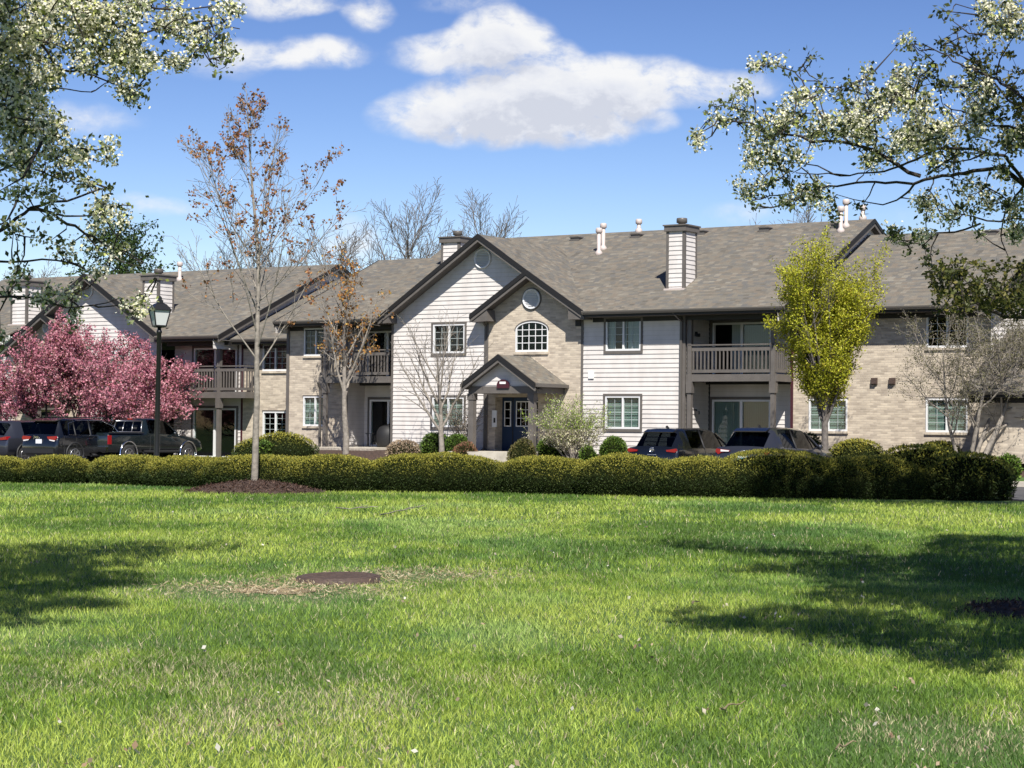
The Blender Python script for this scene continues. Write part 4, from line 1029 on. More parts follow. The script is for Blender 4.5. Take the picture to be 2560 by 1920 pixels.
# left row
def rear_corner_lx(px, ly=-9.58):        # local x where the row line y = ly meets image column px
    v = ray(px, 1100); e = EYEP - OA; t = (ly - e @ uM) / (v @ uM); return e @ uD + t * (v @ uD)
W_, L_ = .95, 4.8
st = suv_table(L_, 1.76, .34, belt=1.10)
c = loft_car('parked_suv', 'black boxy SUV with red rear lamps and chrome window line, parked left of the pickup', 'paint_black', st, W_, .68, L_, [(5, 7), (7, 8), (9, 12)], (3, 4), (11, 12))
wheels(c, L_, W_, .38); tail(c, [(.42, 1.06), (.84, 1.08), (.90, 1.01), (.85, .93), (.48, .96)], .26); tail(c, [(.52, .955), (.84, .925), (.80, .88), (.56, .915)], .02, 'clear_lens', 'reverse_lamp')
m = MB()
for s in (1, -1):
    m.tube([(s * .945, .62, 1.13), (s * .945, 3.2, 1.10)], .014, 6); m.tube([(s * .935, .62, 1.13), (s * .78, .72, 1.56), (s * .72, 1.2, 1.67), (s * .715, 2.5, 1.68), (s * .80, 3.1, 1.45), (s * .935, 3.35, 1.11)], .012, 6)
m.build('window_line', 'chrome', c)
m = MB(); m.prism([(.20, 1.66), (.55, 1.745), (.55, 1.70), (.20, 1.63)], 0, -.64, .64); m.build('spoiler', 'paint_black', c)
m = MB()
for s in (1, -1): m.tube([(s * .60, .8, 1.78), (s * .60, 2.7, 1.78)], .02, 6)
m.build('roof_rail', 'plastic_black', c)
m = MB(); m.box(.20, .42, 3, 3, 1, 1) if False else None
plate(c, .02, .80, 'plate_white'); m = MB(); m.box(-.8, .8, -.03, .05, .45, .62); m.build('bumper', 'plastic_black', c)
cu = bpy.data.curves.new('maker_name', 'FONT'); cu.body = 'Jeep'; cu.size = .15; cu.extrude = .006; cu.align_x = 'CENTER'
to = bpy.data.objects.new('tailgate_lettering', cu); COL.objects.link(to); to.parent = c; to.location = (-.16, .035, 1.00); to.rotation_euler = (PI / 2, 0, 0); cu.materials.append(MATS['chrome']); me_ = bpy.data.meshes.new_from_object(to); bpy.data.objects.remove(to); to = bpy.data.objects.new('tailgate_lettering', me_); COL.objects.link(to); to.parent = c; to.location = (-.16, .035, 1.00); to.rotation_euler = (PI / 2, 0, 0)
for y in (1.75, 2.85): m = MB(); m.box(.945, .975, y - .13, y + .05, .98, 1.02); m.build('door_handle', 'chrome', c)
place(c, rear_corner_lx(142, -9.3) - .95, -9.3)
W_, L_ = .93, 4.6
c = loft_car('parked_suv', 'dark grey SUV cut off by the left picture edge', 'paint_charcoal', suv_table(L_, 1.66, .5, belt=1.04), W_, .62, L_, [(6, 8), (9, 12)], (3, 4), (11, 12))
wheels(c, L_, W_); tail(c, [(.50, .98), (.86, 1.04), (.89, .92), (.55, .9)], .22); place(c, rear_corner_lx(142) - .95 - 3.0, -9.2)

# pickup: bed, cab, bonnet
root = empty('parked_pickup'); tag(root, 'dark green-black pickup truck with chrome wheel arches, parked behind the lamp post', 'pickup truck', 'parked cars seen over the hedge')
L_, W_ = 5.7, .98
st = [(0, .55, 1.18, 1.20, .97, 1), (.05, .48, 1.25, 1.27, .985, 1.05), (2.02, .45, 1.25, 1.27, 1, 1.1), (2.06, .45, 1.25, 1.29, 1, 1.1), (2.20, .45, 1.25, 1.78, 1, .97), (2.30, .45, 1.25, 1.84, 1, .99), (2.42, .45, 1.25, 1.86, 1, 1), (3.0, .45, 1.24, 1.88, 1, 1),
      (3.42, .45, 1.22, 1.85, 1, .99), (3.55, .45, 1.21, 1.80, 1, .97), (4.22, .45, 1.17, 1.21, 1, 1.2), (4.3, .45, 1.15, 1.19, 1, 1.22), (5.35, .45, 1.05, 1.10, .97, 1.2), (5.6, .50, .95, 1.0, .93, 1.15), (5.7, .55, .75, .8, .88, 1.1)]
root2 = loft_car('parked_pickup', 'tmp', 'paint_green_black', st, W_, .70, L_, [(6, 7), (7, 10)], (3, 4), (9, 10))
for ch in list(root2.children): ch.parent = root
bpy.data.objects.remove(root2)
for s in (1, -1):
    for y in (1.15, 4.72):
        wheel(root, s * .88, y, .40, .26, s)
        m = MB(); m.tube([(s * .985, y + .50 * math.cos(t), .42 + .52 * math.sin(t)) for t in np.linspace(-.1, PI + .1, 17)], .035, 8); m.build('wheel_arch', 'chrome', root)
    m = MB(); m.box(s * .97 - .05, s * .97 + .03, -.015, .14, .82, 1.17); m.build('tail_light', 'red_lens', root)
m = MB()
for a, b in (((-.80, 1.30), (-.72, 1.74)), ((-.72, 1.74), (.72, 1.74)), ((.72, 1.74), (.80, 1.30)), ((.80, 1.30), (-.80, 1.30)), ((-.26, 1.31), (-.25, 1.74)), ((.26, 1.31), (.25, 1.74))):
    ya = lambda z: 2.045 + (z - 1.29) * .285
    m.tube([(a[0], ya(a[1]), a[1]), (b[0], ya(b[1]), b[1])], .028 if abs(a[0]) > .5 else .018, 6)
m.build('rear_window_frame', 'alloy', root)
m = MB(); m.box(-.12, .12, 2.20, 2.24, 1.80, 1.85); m.build('brake_light', 'red_lens', root)
m = MB()
for s in (1, -1): m.box(s * .95 - .03, s * .95 + .03, .05, 2.02, 1.255, 1.30)
m.build('bed_rail', 'plastic_black', root)
m = MB(); m.box(-.95, .95, -.12, 0, .52, .72); m.build('bumper', 'chrome', root)
m = MB(); m.box(.985, 1.0, 2.62, 2.80, 1.08, 1.12); m.build('door_handle', 'plastic_black', root)
place(root, rear_corner_lx(272, -7.2) - .92, -7.2); root.scale = (.94, .93, .96)
# ================================================================== trees
class Skel:
    """branching skeleton; every branch is a polyline with radii"""
    def __init__(s, rng): s.rng = rng; s.br = []; s.tw = []
    def grow(s, p, d, L, r, lv, P):
        rng = s.rng; n = P['seg'][lv]; pts = [np.array(p, float)]; d = unit(np.array(d, float))
        tip = P['tip'][lv]
        for i in range(n):
            d = unit(d + rng.normal(size=3) * P['wob'][lv] + np.array([0, 0, P['up'][lv]]))
            pts.append(pts[-1] + d * L / n)
        rad = np.linspace(r, max(r * tip, P.get('rmin', .004)), n + 1)
        s.br.append((lv, pts, rad))
        if lv >= P['lv']: s.tw.append((pts, L)); return
        N = P['n'][lv]; N = int(N) if rng.random() > N % 1 else int(N) + 1
        az = rng.uniform(0, 2 * PI)
        for k in range(N):
            t = P['t0'][lv] + (1 - P['t0'][lv]) * (k + rng.uniform(.1, .9)) / N
            q = t * n; i = min(int(q), n - 1); pos = pts[i] + (pts[i + 1] - pts[i]) * (q - i); dd = unit(pts[i + 1] - pts[i])
            az += 2.4 + rng.normal() * .3; a = P['ang'][lv] * rng.uniform(.75, 1.25)
            x = unit(np.cross(dd, [.3, .2, 1] if abs(dd[2]) < .95 else [1, .1, 0])); y = np.cross(dd, x)
            nd_ = dd * math.cos(a) + (x * math.cos(az) + y * math.sin(az)) * math.sin(a)
            rr = rad[i] * P['rr'][lv]; ll = L * P['len'][lv] * P['shape'][lv](t) * rng.uniform(.8, 1.2)
            s.grow(pos, nd_, ll, rr, lv + 1, P)
    def mesh(s, name, mat, parent, sides=(10, 7, 5, 3, 3)):
        m = MB()
        for lv, pts, rad in s.br: m.tube(pts, list(rad), sides[min(lv, len(sides) - 1)], cap=False)
        return m.build(name, mat, parent)
    def twig_points(s, N, lo=.2, levels=None):
        """N random points on the last twigs with the twig direction"""
        segs = []; w = []
        for pts, L in s.tw:
            k = len(pts) - 1
            for i in range(k):
                if (i + 1) / k > lo: segs.append((pts[i], pts[i + 1])); w.append(np.linalg.norm(pts[i + 1] - pts[i]))
        w = np.array(w); i = s.rng.choice(len(segs), N, p=w / w.sum()); a = np.array([q[0] for q in segs])[i]; b = np.array([q[1] for q in segs])[i]
        t = s.rng.random((N, 1)); return a + (b - a) * t, unit(b - a)

one = lambda t: 1.0
def crown(name, V, F, col, parent, mat='foliage'):
    return np_mesh(name, V, F, mat, parent, np.repeat(col, 4, 0))

def tree(name, loc, label, cat, P, rng, L, r, bark, d=(0, 0, 1), group=None, sides=(10, 7, 5, 3, 3), stems=None):
    root = empty(name, loc); tag(root, label, cat, group); sk = Skel(rng)
    if stems:
        for dd, ll, rr in stems: sk.grow(np.array([0, 0, -.1]) + rng.normal(size=3) * [.06, .06, 0], dd, ll, rr, 0, P)
    else: sk.grow((0, 0, -.1), d, L, r, 0, P)
    sk.mesh('trunk', bark, root, sides)
    return root, sk

# --- young maple on the mulch mound, opening rust coloured leaves
rng = np.random.default_rng(11)
base = ground(632, 1232); base = np.array([base[0], base[1] + .25, .22])
P = dict(lv=3, seg=[14, 7, 4, 3], tip=[.08, .25, .3, .5], wob=[.025, .05, .10, .14], up=[.01, .075, .05, .03], n=[30, 7, 4.2], t0=[.27, .25, .15], ang=[.70, .62, .7], rr=[.34, .5, .6], len=[.40, .36, .45],
         shape=[lambda t: (1.0 if t < .45 else 1.0 - .95 * ((t - .45) / .55) ** .8) * (.55 + .45 * min(1, (t - .2) / .12)), lambda t: 1.05 - .6 * t, one], rmin=.006)
mp, sk = tree('maple_tree', base, 'slender young maple with rust brown opening leaves growing from the mulch mound', 'tree', P, rng, 9.6, .086, 'bark_light', d=(.015, .02, 1))
Q, D = sk.twig_points(1500, .45)
cl = rng.integers(3, 7, len(Q)); Q = np.repeat(Q, cl, 0) + rng.normal(size=(cl.sum(), 3)) * .045; keep = vnoise(Q, 5, 1.1) > .53; Q = Q[keep]
V, F = leaf_quads(Q, rng.uniform(.045, .098, len(Q)), rng, np.array([0, 0, -.5]), 1.0, .8)
crown('crown', V, F, pick([(.29, .13, .06), (.23, .09, .045), (.36, .19, .08), (.18, .095, .045), (.32, .21, .08)], [4, 3, 3, 2, 1], len(Q), rng), mp)

# --- second young maple by the left patio and the bare sapling before the gable window
rng = np.random.default_rng(23)
def inbed(px, py, ly):           # foot of a plant in the planting bed in front of the main building
    v = ray(px, py); e = EYEP - OA; t = (ly - e @ uM) / (v @ uM); p = EYEP + v * t; p[2] = float(terrain(p[0], p[1])); return p
p = inbed(864, 1120, -2.2); h = (1118 - 655) / FPX * p[1]
P2t = dict(lv=3, seg=[9, 7, 4, 3], tip=[.15, .25, .3, .5], wob=[.05, .06, .10, .14], up=[.02, .09, .05, .03], n=[13, 7, 4], t0=[.28, .2, .15], ang=[.62, .6, .7], rr=[.6, .5, .6], len=[.60, .36, .45], shape=[lambda t: 1.1 - .62 * t, lambda t: 1.05 - .5 * t, one], rmin=.007)
t2, sk = tree('maple_tree', p, 'small maple with a few orange leaf tufts, rising beside the left patio', 'tree', P2t, rng, h * .93, .125, 'bark_light')
Q, D = sk.twig_points(1500, .4); cl = rng.integers(3, 7, len(Q)); keep = rng.random(len(Q)) < .11 + .5 * (vnoise(Q, 9, .9) > .8); Q = np.repeat(Q[keep], cl[keep], 0); Q = Q + rng.normal(size=Q.shape) * .07
V, F = leaf_quads(Q, rng.uniform(.07, .13, len(Q)), rng, np.array([0, 0, -.5]), 1.0, .8)
crown('crown', V, F, pick([(.40, .20, .05), (.32, .14, .05), (.38, .26, .07), (.25, .15, .05)], [3, 3, 2, 2], len(Q), rng), t2)
rng = np.random.default_rng(31)
p = inbed(1105, 1124, -2.6); h = (1128 - 775) / FPX * p[1]
P3 = dict(lv=3, seg=[6, 7, 5, 3], tip=[.35, .2, .3, .5], wob=[.05, .06, .09, .14], up=[.02, .08, .05, .02], n=[10, 7, 3.6], t0=[.28, .2, .2], ang=[.55, .5, .6], rr=[.62, .5, .6], len=[.95, .42, .45], shape=[lambda t: 1.15 - .5 * t, lambda t: 1.05 - .5 * t, one], rmin=.006)
t3, sk = tree('bare_sapling', p, 'small bare tree with thin spreading branches in front of the white gable windows', 'tree', P3, rng, h * .62, .115, 'bark_light')
Q, D = sk.twig_points(500, .6); V, F = leaf_quads(Q, rng.uniform(.03, .05, len(Q)), rng); crown('crown', V, F, pick([(.2, .17, .07), (.16, .10, .06)], [1, 1], len(Q), rng), t3)

# --- vase shaped yellow-green tree
rng = np.random.default_rng(5)
p = inbed(2063, 1128, -3.9); h = (1130 - 600) / FPX * p[1]
PZ = dict(lv=3, seg=[3, 8, 5, 3], tip=[.8, .2, .3, .4], wob=[.02, .06, .10, .15], up=[0, .115, .06, .05], n=[20, 10, 5], t0=[.70, .12, .1], ang=[.33, .46, .55], rr=[.5, .5, .6], len=[1.55, .29, .5], shape=[one, lambda t: .75 + .40 * t, one], rmin=.005)
tz, sk = tree('zelkova_tree', p, 'vase shaped tree with fresh yellow-green leaves in front of the brick wall', 'tree', PZ, rng, h * .345, .125, 'bark_grey')
Q, D = sk.twig_points(95000, .0); Q = Q + rng.normal(size=Q.shape) * .10; Q = Q[(vnoise(Q, 3, 2.4) > .32)]
V, F = leaf_quads(Q, rng.uniform(.045, .09, len(Q)), rng, np.array([0, 0, .25]), 1.0, .6)
cz = pick([(.36, .375, .022), (.27, .295, .018), (.46, .45, .04), (.32, .26, .03)], [4, 3, 3, 1], len(Q), rng)
crown('crown', V, F, cz, tz)

# --- multi-stemmed budding tree at the right
rng = np.random.default_rng(41)
p = inbed(2418, 1128, -3.6); h = (1150 - 715) / FPX * p[1]
PM = dict(lv=3, seg=[9, 7, 4, 3], tip=[.22, .25, .3, .5], wob=[.06, .09, .13, .18], up=[.03, .04, .04, .02], n=[9, 8, 5], t0=[.30, .15, .1], ang=[.75, .75, .8], rr=[.55, .5, .6], len=[.55, .45, .48], shape=[lambda t: 1.15 - .5 * t, lambda t: 1.1 - .5 * t, one], rmin=.006)
tm, sk = tree('budding_tree', p, 'grey multi-stemmed tree with sparse budding twigs, in front of the brick corner at right', 'tree', PM, rng, 0, 0, 'bark_light',
              stems=[((-.35, 0, 1), h * .80, .07), ((.05, -.1, 1), h * .85, .085), ((.55, .1, 1), h * .95, .105), ((.25, .2, 1), h * .9, .075)])
Q, D = sk.twig_points(22000, .1); Q = Q + rng.normal(size=Q.shape) * .06; V, F = leaf_quads(Q, rng.uniform(.035, .065, len(Q)), rng)
crown('crown', V, F, pick([(.17, .16, .08), (.12, .115, .05), (.20, .17, .12)], [2, 2, 1], len(Q), rng), tm)

# --- pink flowering crabapple
rng = np.random.default_rng(17)
p = inbed(160, 1110, -2.6)
PK = dict(lv=3, seg=[7, 7, 5, 3], tip=[.35, .25, .3, .5], wob=[.07, .09, .12, .16], up=[0.0, .015, .02, .02], n=[10, 9, 6], t0=[.35, .15, .1], ang=[.70, .62, .65], rr=[.55, .5, .6], len=[.66, .44, .45], shape=[lambda t: 1.1 - .4 * t, lambda t: 1.15 - .55 * t, one], rmin=.006)
tk, sk = tree('crabapple_tree', p, 'spreading tree covered in pink blossom behind the black SUV', 'tree', PK, rng, 0, 0, 'bark_dark',
              stems=[((-1.25, .1, .62), 4.8, .13), ((-.45, -.5, .9), 4.3, .13), ((.95, -.1, .66), 4.2, .13), ((.4, .6, .9), 4.3, .12), ((-.3, .3, 1), 4.3, .11), ((.6, -.7, .72), 4.6, .11), ((.75, .2, .85), 4.7, .11)])
Q, D = sk.twig_points(100000, .0); Q = Q + rng.normal(size=Q.shape) * .06; kp = (vnoise(Q, 8, 1.6) > .25) & (Q[:, 2] > 1.55 + .35 * vnoise(Q, 4, 1.2)); Q, D = Q[kp], D[kp]
V, F = leaf_quads(Q, rng.uniform(.06, .12, len(Q)), rng, D * .8, 1.0, .75)
crown('crown', V, F, pick([(.57, .245, .30), (.47, .17, .225), (.71, .39, .43), (.18, .09, .065), (.10, .075, .04)], [5, 4, 3, 1.8, 1.0], len(Q), rng), tk, 'petal')

# --- far bare trees and the evergreen behind the roofs
PF = dict(lv=3, seg=[8, 7, 5, 3], tip=[.2, .25, .3, .5], wob=[.03, .06, .10, .12], up=[.02, .05, .05, .03], n=[17, 11, 7], t0=[.25, .2, .2], ang=[.58, .55, .6], rr=[.55, .5, .6], len=[.52, .42, .45], shape=[lambda t: 1.1 - .6 * t, lambda t: 1.1 - .5 * t, one], rmin=.014)
far = [(1015, 492, 112, 'tall bare tree beyond the roof, left of the white gable peak and its chimney', 3), (1185, 490, 116, 'tall bare tree rising right behind the peak of the white gable', 4), (835, 560, 118, 'bare tree behind the roof gap between the two buildings', 5),
       (560, 590, 122, 'faint bare tree behind the left roof, seen through the young maple', 6), (2000, 505, 112, 'bare tree just showing over the ridge under the blossoming branch at right', 7), (55, 660, 125, 'bare tree behind the far left roof', 8), (700, 590, 125, 'bare tree behind the left roof ridge, right of the young maple trunk', 9)]
for px_, py_, Y, lab, sd in far:
    rng = np.random.default_rng(100 + sd); q = at(px_, py_, Y); 
    t_, sk = tree('bare_tree', (q[0], q[1], -.1), lab, 'tree', PF, rng, q[2] * .82, .20, 'bark_grey', group='bare trees beyond the roofs', sides=(8, 5, 4, 3))
rng = np.random.default_rng(77); q = at(318, 600, 118)
PE = dict(lv=2, seg=[8, 5, 4], tip=[.2, .3, .4], wob=[.02, .06, .1], up=[.01, .02, .02], n=[60, 8], t0=[.15, .1], ang=[1.0, .7], rr=[.3, .5], len=[.36, .4], shape=[lambda t: 1.1 - .7 * t, one], rmin=.012)
te, sk = tree('evergreen_tree', (q[0], q[1], -.1), 'dark green leafy tree rising behind the left roof beside its chimney', 'tree', PE, rng, q[2] * 1.03, .22, 'bark_dark', sides=(8, 4, 3))
Q, D = sk.twig_points(16000, .0); Q = Q + rng.normal(size=Q.shape) * .16; V, F = leaf_quads(Q, rng.uniform(.16, .30, len(Q)), rng, np.array([0, 0, -.2]), 1, .5)
crown('crown', V, F, pick([(.035, .065, .016), (.05, .09, .02), (.022, .04, .012), (.075, .115, .03)], [3, 3, 2, 1], len(Q), rng), te)
# ================================================================== the two pear trees that frame the view
SUN = unit(.8 * uD - uM + np.array([0, 0, 1.45]))

class Framing:
    def __init__(s, name, trunk, fork, label, rng):
        s.rng = rng; s.root = empty(name, (trunk[0], trunk[1], 0)); tag(s.root, label, 'tree'); s.off = np.array([trunk[0], trunk[1], 0.0])
        s.fork = np.array(fork, float); s.m = MB(); s.N = np.zeros((20000, 3)); s.N[0] = s.fork; s.k = 1; s.cl = []
        s.m.tube([(0, 0, -.1), (.02, .03, 1.0), tuple(s.fork - s.off)], [.19, .15, .125], 12); s.m.lathe([(.125, -.02), (.135, .04), (.11, .12), (.05, .2), (0, .22)], 12, tuple(s.fork - s.off))
    def limb(s, pts, r0, r1):
        """pts: world points along a limb"""
        P = [np.array(p, float) for p in pts]
        fine = []
        for a, b in zip(P[:-1], P[1:]):
            L = np.linalg.norm(b - a); n = max(2, int(L / .14))
            fine += [a + (b - a) * i / n + s.rng.normal(size=3) * .012 for i in range(n)]
        fine.append(P[-1]); fine[0] = P[0]
        rad = np.linspace(r0, r1, len(fine))
        if np.allclose(P[0], s.fork): rad = np.maximum(rad, .085 * (1 - np.linspace(0, 1, len(fine)) * 2.6))
        s.m.tube([p - s.off for p in fine], list(rad), 8); s.N[s.k:s.k + len(fine)] = fine; s.k += len(fine)
    def limb_from_photo(s, px, Yf, r0, r1, start=None):
        P = [at(x, y, Yf(x, y)) for x, y in px]
        if start is not None: P = [np.array(start)] + P
        s.limb(P, r0, r1)
    def clusters(s, C, bright, big=False):
        """foliage clusters joined by twigs to the nearest wood, nearest first"""
        C = np.array(C); o = np.argsort([np.min(np.linalg.norm(s.N[:s.k] - c, axis=1)) for c in C])
        for i in o:
            c = C[i]; N = s.N[:s.k]; d = np.linalg.norm(N - c, axis=1) ; j = int(np.argmin(d)); a = N[j]
            if big and d[j] > .4:
                pj = proj(a)
                if d[j] > 1.3 or (-20 < pj[0] < 2580 and -10 < pj[1] < 1950): continue
            mid = (a + c) / 2 + s.rng.normal(size=3) * .06 * min(d[j], .8) + np.array([0, 0, -.06 * d[j]])
            r = .0045 + .010 * min(d[j], 1.5)
            s.m.tube([a - s.off, (a * .65 + mid * .35) - s.off + s.rng.normal(size=3) * .01, mid - s.off, c - s.off], [r * 1.3, r * 1.1, r * .85, .0035], 4, cap=False)
            s.N[s.k] = mid; s.N[s.k + 1] = c; s.k += 2; s.cl.append((c, bright[i], big))
    def build(s, leafcols, lw, nl=10, nb=46, lsize=(.045, .085), bark='bark_dark'):
        rng = s.rng; s.m.build('trunk', bark, s.root)
        C = np.array([c[0] for c in s.cl]) - s.off; Bq = np.array([c[1] for c in s.cl]) * 1.35; big = np.array([c[2] for c in s.cl])
        k = rng.integers(nl - 4, nl + 4, len(C)) + 6 * big; bg_ = np.repeat(big, k)[:, None]; Q = np.repeat(C, k, 0); Q = Q + rng.normal(size=Q.shape) * np.array([.046, .046, .04]) * (1 + 1.2 * bg_)
        V, F = leaf_quads(Q, rng.uniform(*lsize, len(Q)) * (1 + .6 * bg_[:, 0]), rng, np.array([0, 0, -.15]), 1, .58)
        crown('crown', V, F, pick(leafcols, lw, len(Q), rng, .25), s.root)
        if nb:
            sel = rng.random(len(C)) < Bq; k = rng.integers(nb - 5, nb + 6, sel.sum()); Q = np.repeat(C[sel], k, 0); Q = Q + rng.normal(size=Q.shape) * .050
            V, F = leaf_quads(Q, rng.uniform(.022, .042, len(Q)), rng, np.array([0, 0, .2]), 1, .95)
            crown('blossom', V, F, pick([(.80, .78, .60), (.74, .72, .42), (.86, .84, .72), (.58, .62, .20)], [4, 2, 3, 1.2], len(Q), rng, .1), s.root, 'petal')

def blobs(B, Yf, rng, dens=1.0, jy=.6):
    C, br = [], []
    for b in B:
        x, y, rx, ry = b[:4]; d = b[4] if len(b) > 4 else 1.0; w = b[5] if len(b) > 5 else .55
        n = max(2, int(rng.poisson(rx * ry * PI / 430 * d * dens)))
        for _ in range(n):
            a = rng.uniform(0, 2 * PI); q = math.sqrt(rng.random()); px_, py_ = x + rx * q * math.cos(a), y + ry * q * math.sin(a)
            if y > 500 and x < 500 and rng.random() < .55: continue
            C.append(at(px_, py_, Yf(px_, py_) + rng.normal() * jy)); br.append(w)
    return C, br

def shadow_casters(E, rng, trunk, n_per=1.0, zr=(2.7, 6.8), rmax=7.5, margin=170):
    """foliage outside the picture whose shade falls on the lawn: E are patches of shade on the lawn (image ellipses)"""
    C = []
    for (x, y, rx, ry) in E:
        g0, g1 = ground(x, y - ry), ground(x, y + ry); area = abs(g0[1] - g1[1]) * 2 * rx / FPX * ground(x, y)[1] * .8
        for _ in range(int(area * 55 * n_per)):
            a = rng.uniform(0, 2 * PI); q = math.sqrt(rng.random()); g = ground(x + rx * q * math.cos(a), y + ry * q * math.sin(a))
            for _t in range(12):
                z = rng.uniform(*zr); p = g + SUN * z / SUN[2]; px_, py_ = proj(p)
                if (py_ < -margin or px_ > 2560 + margin or px_ < -margin) and np.hypot(p[0] - trunk[0], p[1] - trunk[1]) < rmax: C.append(p); break
    return C

def offlimbs(T, cs):
    for c in cs:
        P = [T.fork, (T.fork + c) / 2 + np.array([0, 0, .4]), c]; ok = True
        for t in np.linspace(0, 2, 25):
            i = min(int(t), 1); q = proj(P[i] + (P[i + 1] - P[i]) * (t - i)); ok &= not (-30 < q[0] < 2590 and -30 < q[1] < 1950)
        if ok: T.limb(P, .035, .010)

# ---- left pear tree
rng = np.random.default_rng(3)
YL = lambda x, y: 18.2 + 2.6 * x / 600 + .5 * math.sin(y * .011)
T = Framing('pear_tree', (-6.4, 18.4), (-6.2, 18.5, 2.0), 'pear tree in cream blossom reaching in from the left picture edge', rng)
f = T.fork
LL = [([(-60, 600), (0, 578), (42, 548), (84, 521), (127, 502), (202, 489), (253, 472)], .034, .008), ([(72, 523), (127, 536), (190, 565), (253, 607), (295, 624), (359, 655)], .018, .006), ([(-60, 660), (0, 654), (105, 650), (169, 658), (211, 671)], .022, .006),
      ([(-60, 760), (0, 744), (57, 739), (110, 750), (170, 768), (235, 765), (300, 745)], .020, .005), ([(-60, 440), (0, 426), (42, 401), (105, 430), (169, 456)], .022, .006), ([(-60, 190), (0, 198), (72, 203), (139, 219), (228, 230)], .022, .005),
      ([(-60, -40), (100, -30), (236, 4), (329, 80), (413, 76), (464, 101), (506, 127), (544, 169)], .036, .006), ([(-60, 40), (72, 63), (93, 97), (139, 114), (202, 122), (295, 127), (380, 148), (456, 154)], .030, .005),
      ([(413, 76), (498, 55), (548, 42), (599, 72)], .012, .005), ([(93, 97), (143, 169), (202, 177), (270, 202), (329, 232)], .015, .005), ([(-60, 300), (30, 300), (80, 330), (140, 315)], .022, .006), ([(300, 20), (420, 20), (520, 15), (580, 20)], .014, .005), ([(-60, 120), (60, 140), (150, 165)], .024, .006)]
for px_, r0, r1 in LL: T.limb_from_photo(px_, YL, r0, r1, f if px_[0][0] < 0 else None)
BLft = [(60, 50, 95, 75, 1.3, .75), (170, 45, 100, 65, 1.2, .7), (285, 40, 95, 60, 1.1, .65), (400, 35, 60, 40, 1, .6), (450, 75, 60, 40, 1, .6), (560, 25, 35, 18, .8, .6), (525, 45, 40, 30, .6, .4), (520, 100, 50, 30, .8, .5), (557, 140, 30, 16, 1, .4), (530, 168, 22, 14, 1, .1), (480, 120, 35, 30, .7, .4),
        (330, 140, 60, 48, 1.2, .7), (250, 125, 70, 55, 1, .5), (355, 185, 28, 35, 1.1, .6), (326, 235, 22, 20, 1.2, .4), (295, 210, 20, 18, 1, .4), (440, 152, 32, 13, 1.3, .9), (195, 165, 40, 18, 1.2, .8), (60, 170, 90, 65, 1.4, .8), (30, 235, 60, 48, 1.3, .65), (95, 250, 18, 14, 1, .9), (125, 205, 30, 24, 1, .5),
        (68, 295, 55, 42, 1.2, .9), (20, 330, 45, 55, 1.2, .6), (115, 335, 42, 40, 1.2, .8), (150, 305, 20, 26, 1.2, .4), (55, 395, 75, 42, 1.3, .5), (165, 410, 52, 46, 1.2, .35), (228, 375, 32, 28, 1.1, .5), (270, 368, 16, 14, 1.2, .6), (258, 410, 22, 24, 1, .4), (205, 452, 28, 22, .9, .5), (280, 472, 16, 12, 1, .3), (38, 470, 48, 24, .9, .4), (105, 480, 28, 20, .6, .4),
        (238, 520, 52, 30, 1.1, .75), (285, 545, 34, 28, 1, .7), (333, 548, 24, 34, 1, .55), (20, 545, 32, 26, .7, .3), (150, 545, 40, 20, .8, .4), (270, 600, 60, 36, 1.2, .5), (318, 632, 48, 24, 1.2, .35), (40, 610, 42, 40, .6, .4), (125, 600, 60, 30, .6, .35), (120, 645, 60, 22, .7, .3), (20, 690, 42, 42, 1, .35), (220, 660, 34, 18, .8, .6), (230, 692, 24, 20, 1, .9), (65, 700, 40, 22, .7, .4),
        (110, 742, 34, 13, 1.2, .9), (195, 738, 34, 13, 1.3, .9), (302, 757, 15, 11, 1.5, 1), (350, 765, 26, 24, 1.1, .9), (10, 770, 22, 34, 1, .5), (15, 830, 22, 30, .9, .6), (190, 785, 16, 20, .9, .8), (40, 800, 22, 20, .8, .6), (350, 655, 26, 22, .9, .2), (380, 690, 18, 14, .7, .2)]
C, br = blobs(BLft, YL, rng, .95); T.clusters(C, br)
EL = [(60, 1400, 120, 40), (240, 1366, 190, 16), (450, 1353, 130, 9), (120, 1450, 150, 40), (280, 1450, 90, 22), (60, 1500, 100, 40), (220, 1510, 110, 15), (40, 1560, 60, 14), (160, 1555, 60, 10)]
C = shadow_casters(EL, rng, (-6.4, 18.4), 1.0); offlimbs(T, C[::30]); T.clusters(C, [.15] * len(C), True)
LC = [(.10, .125, .055), (.14, .17, .06), (.06, .08, .04), (.26, .30, .07), (.17, .185, .11)]
T.build(LC, [4, 3, 3, 1.2, 1])

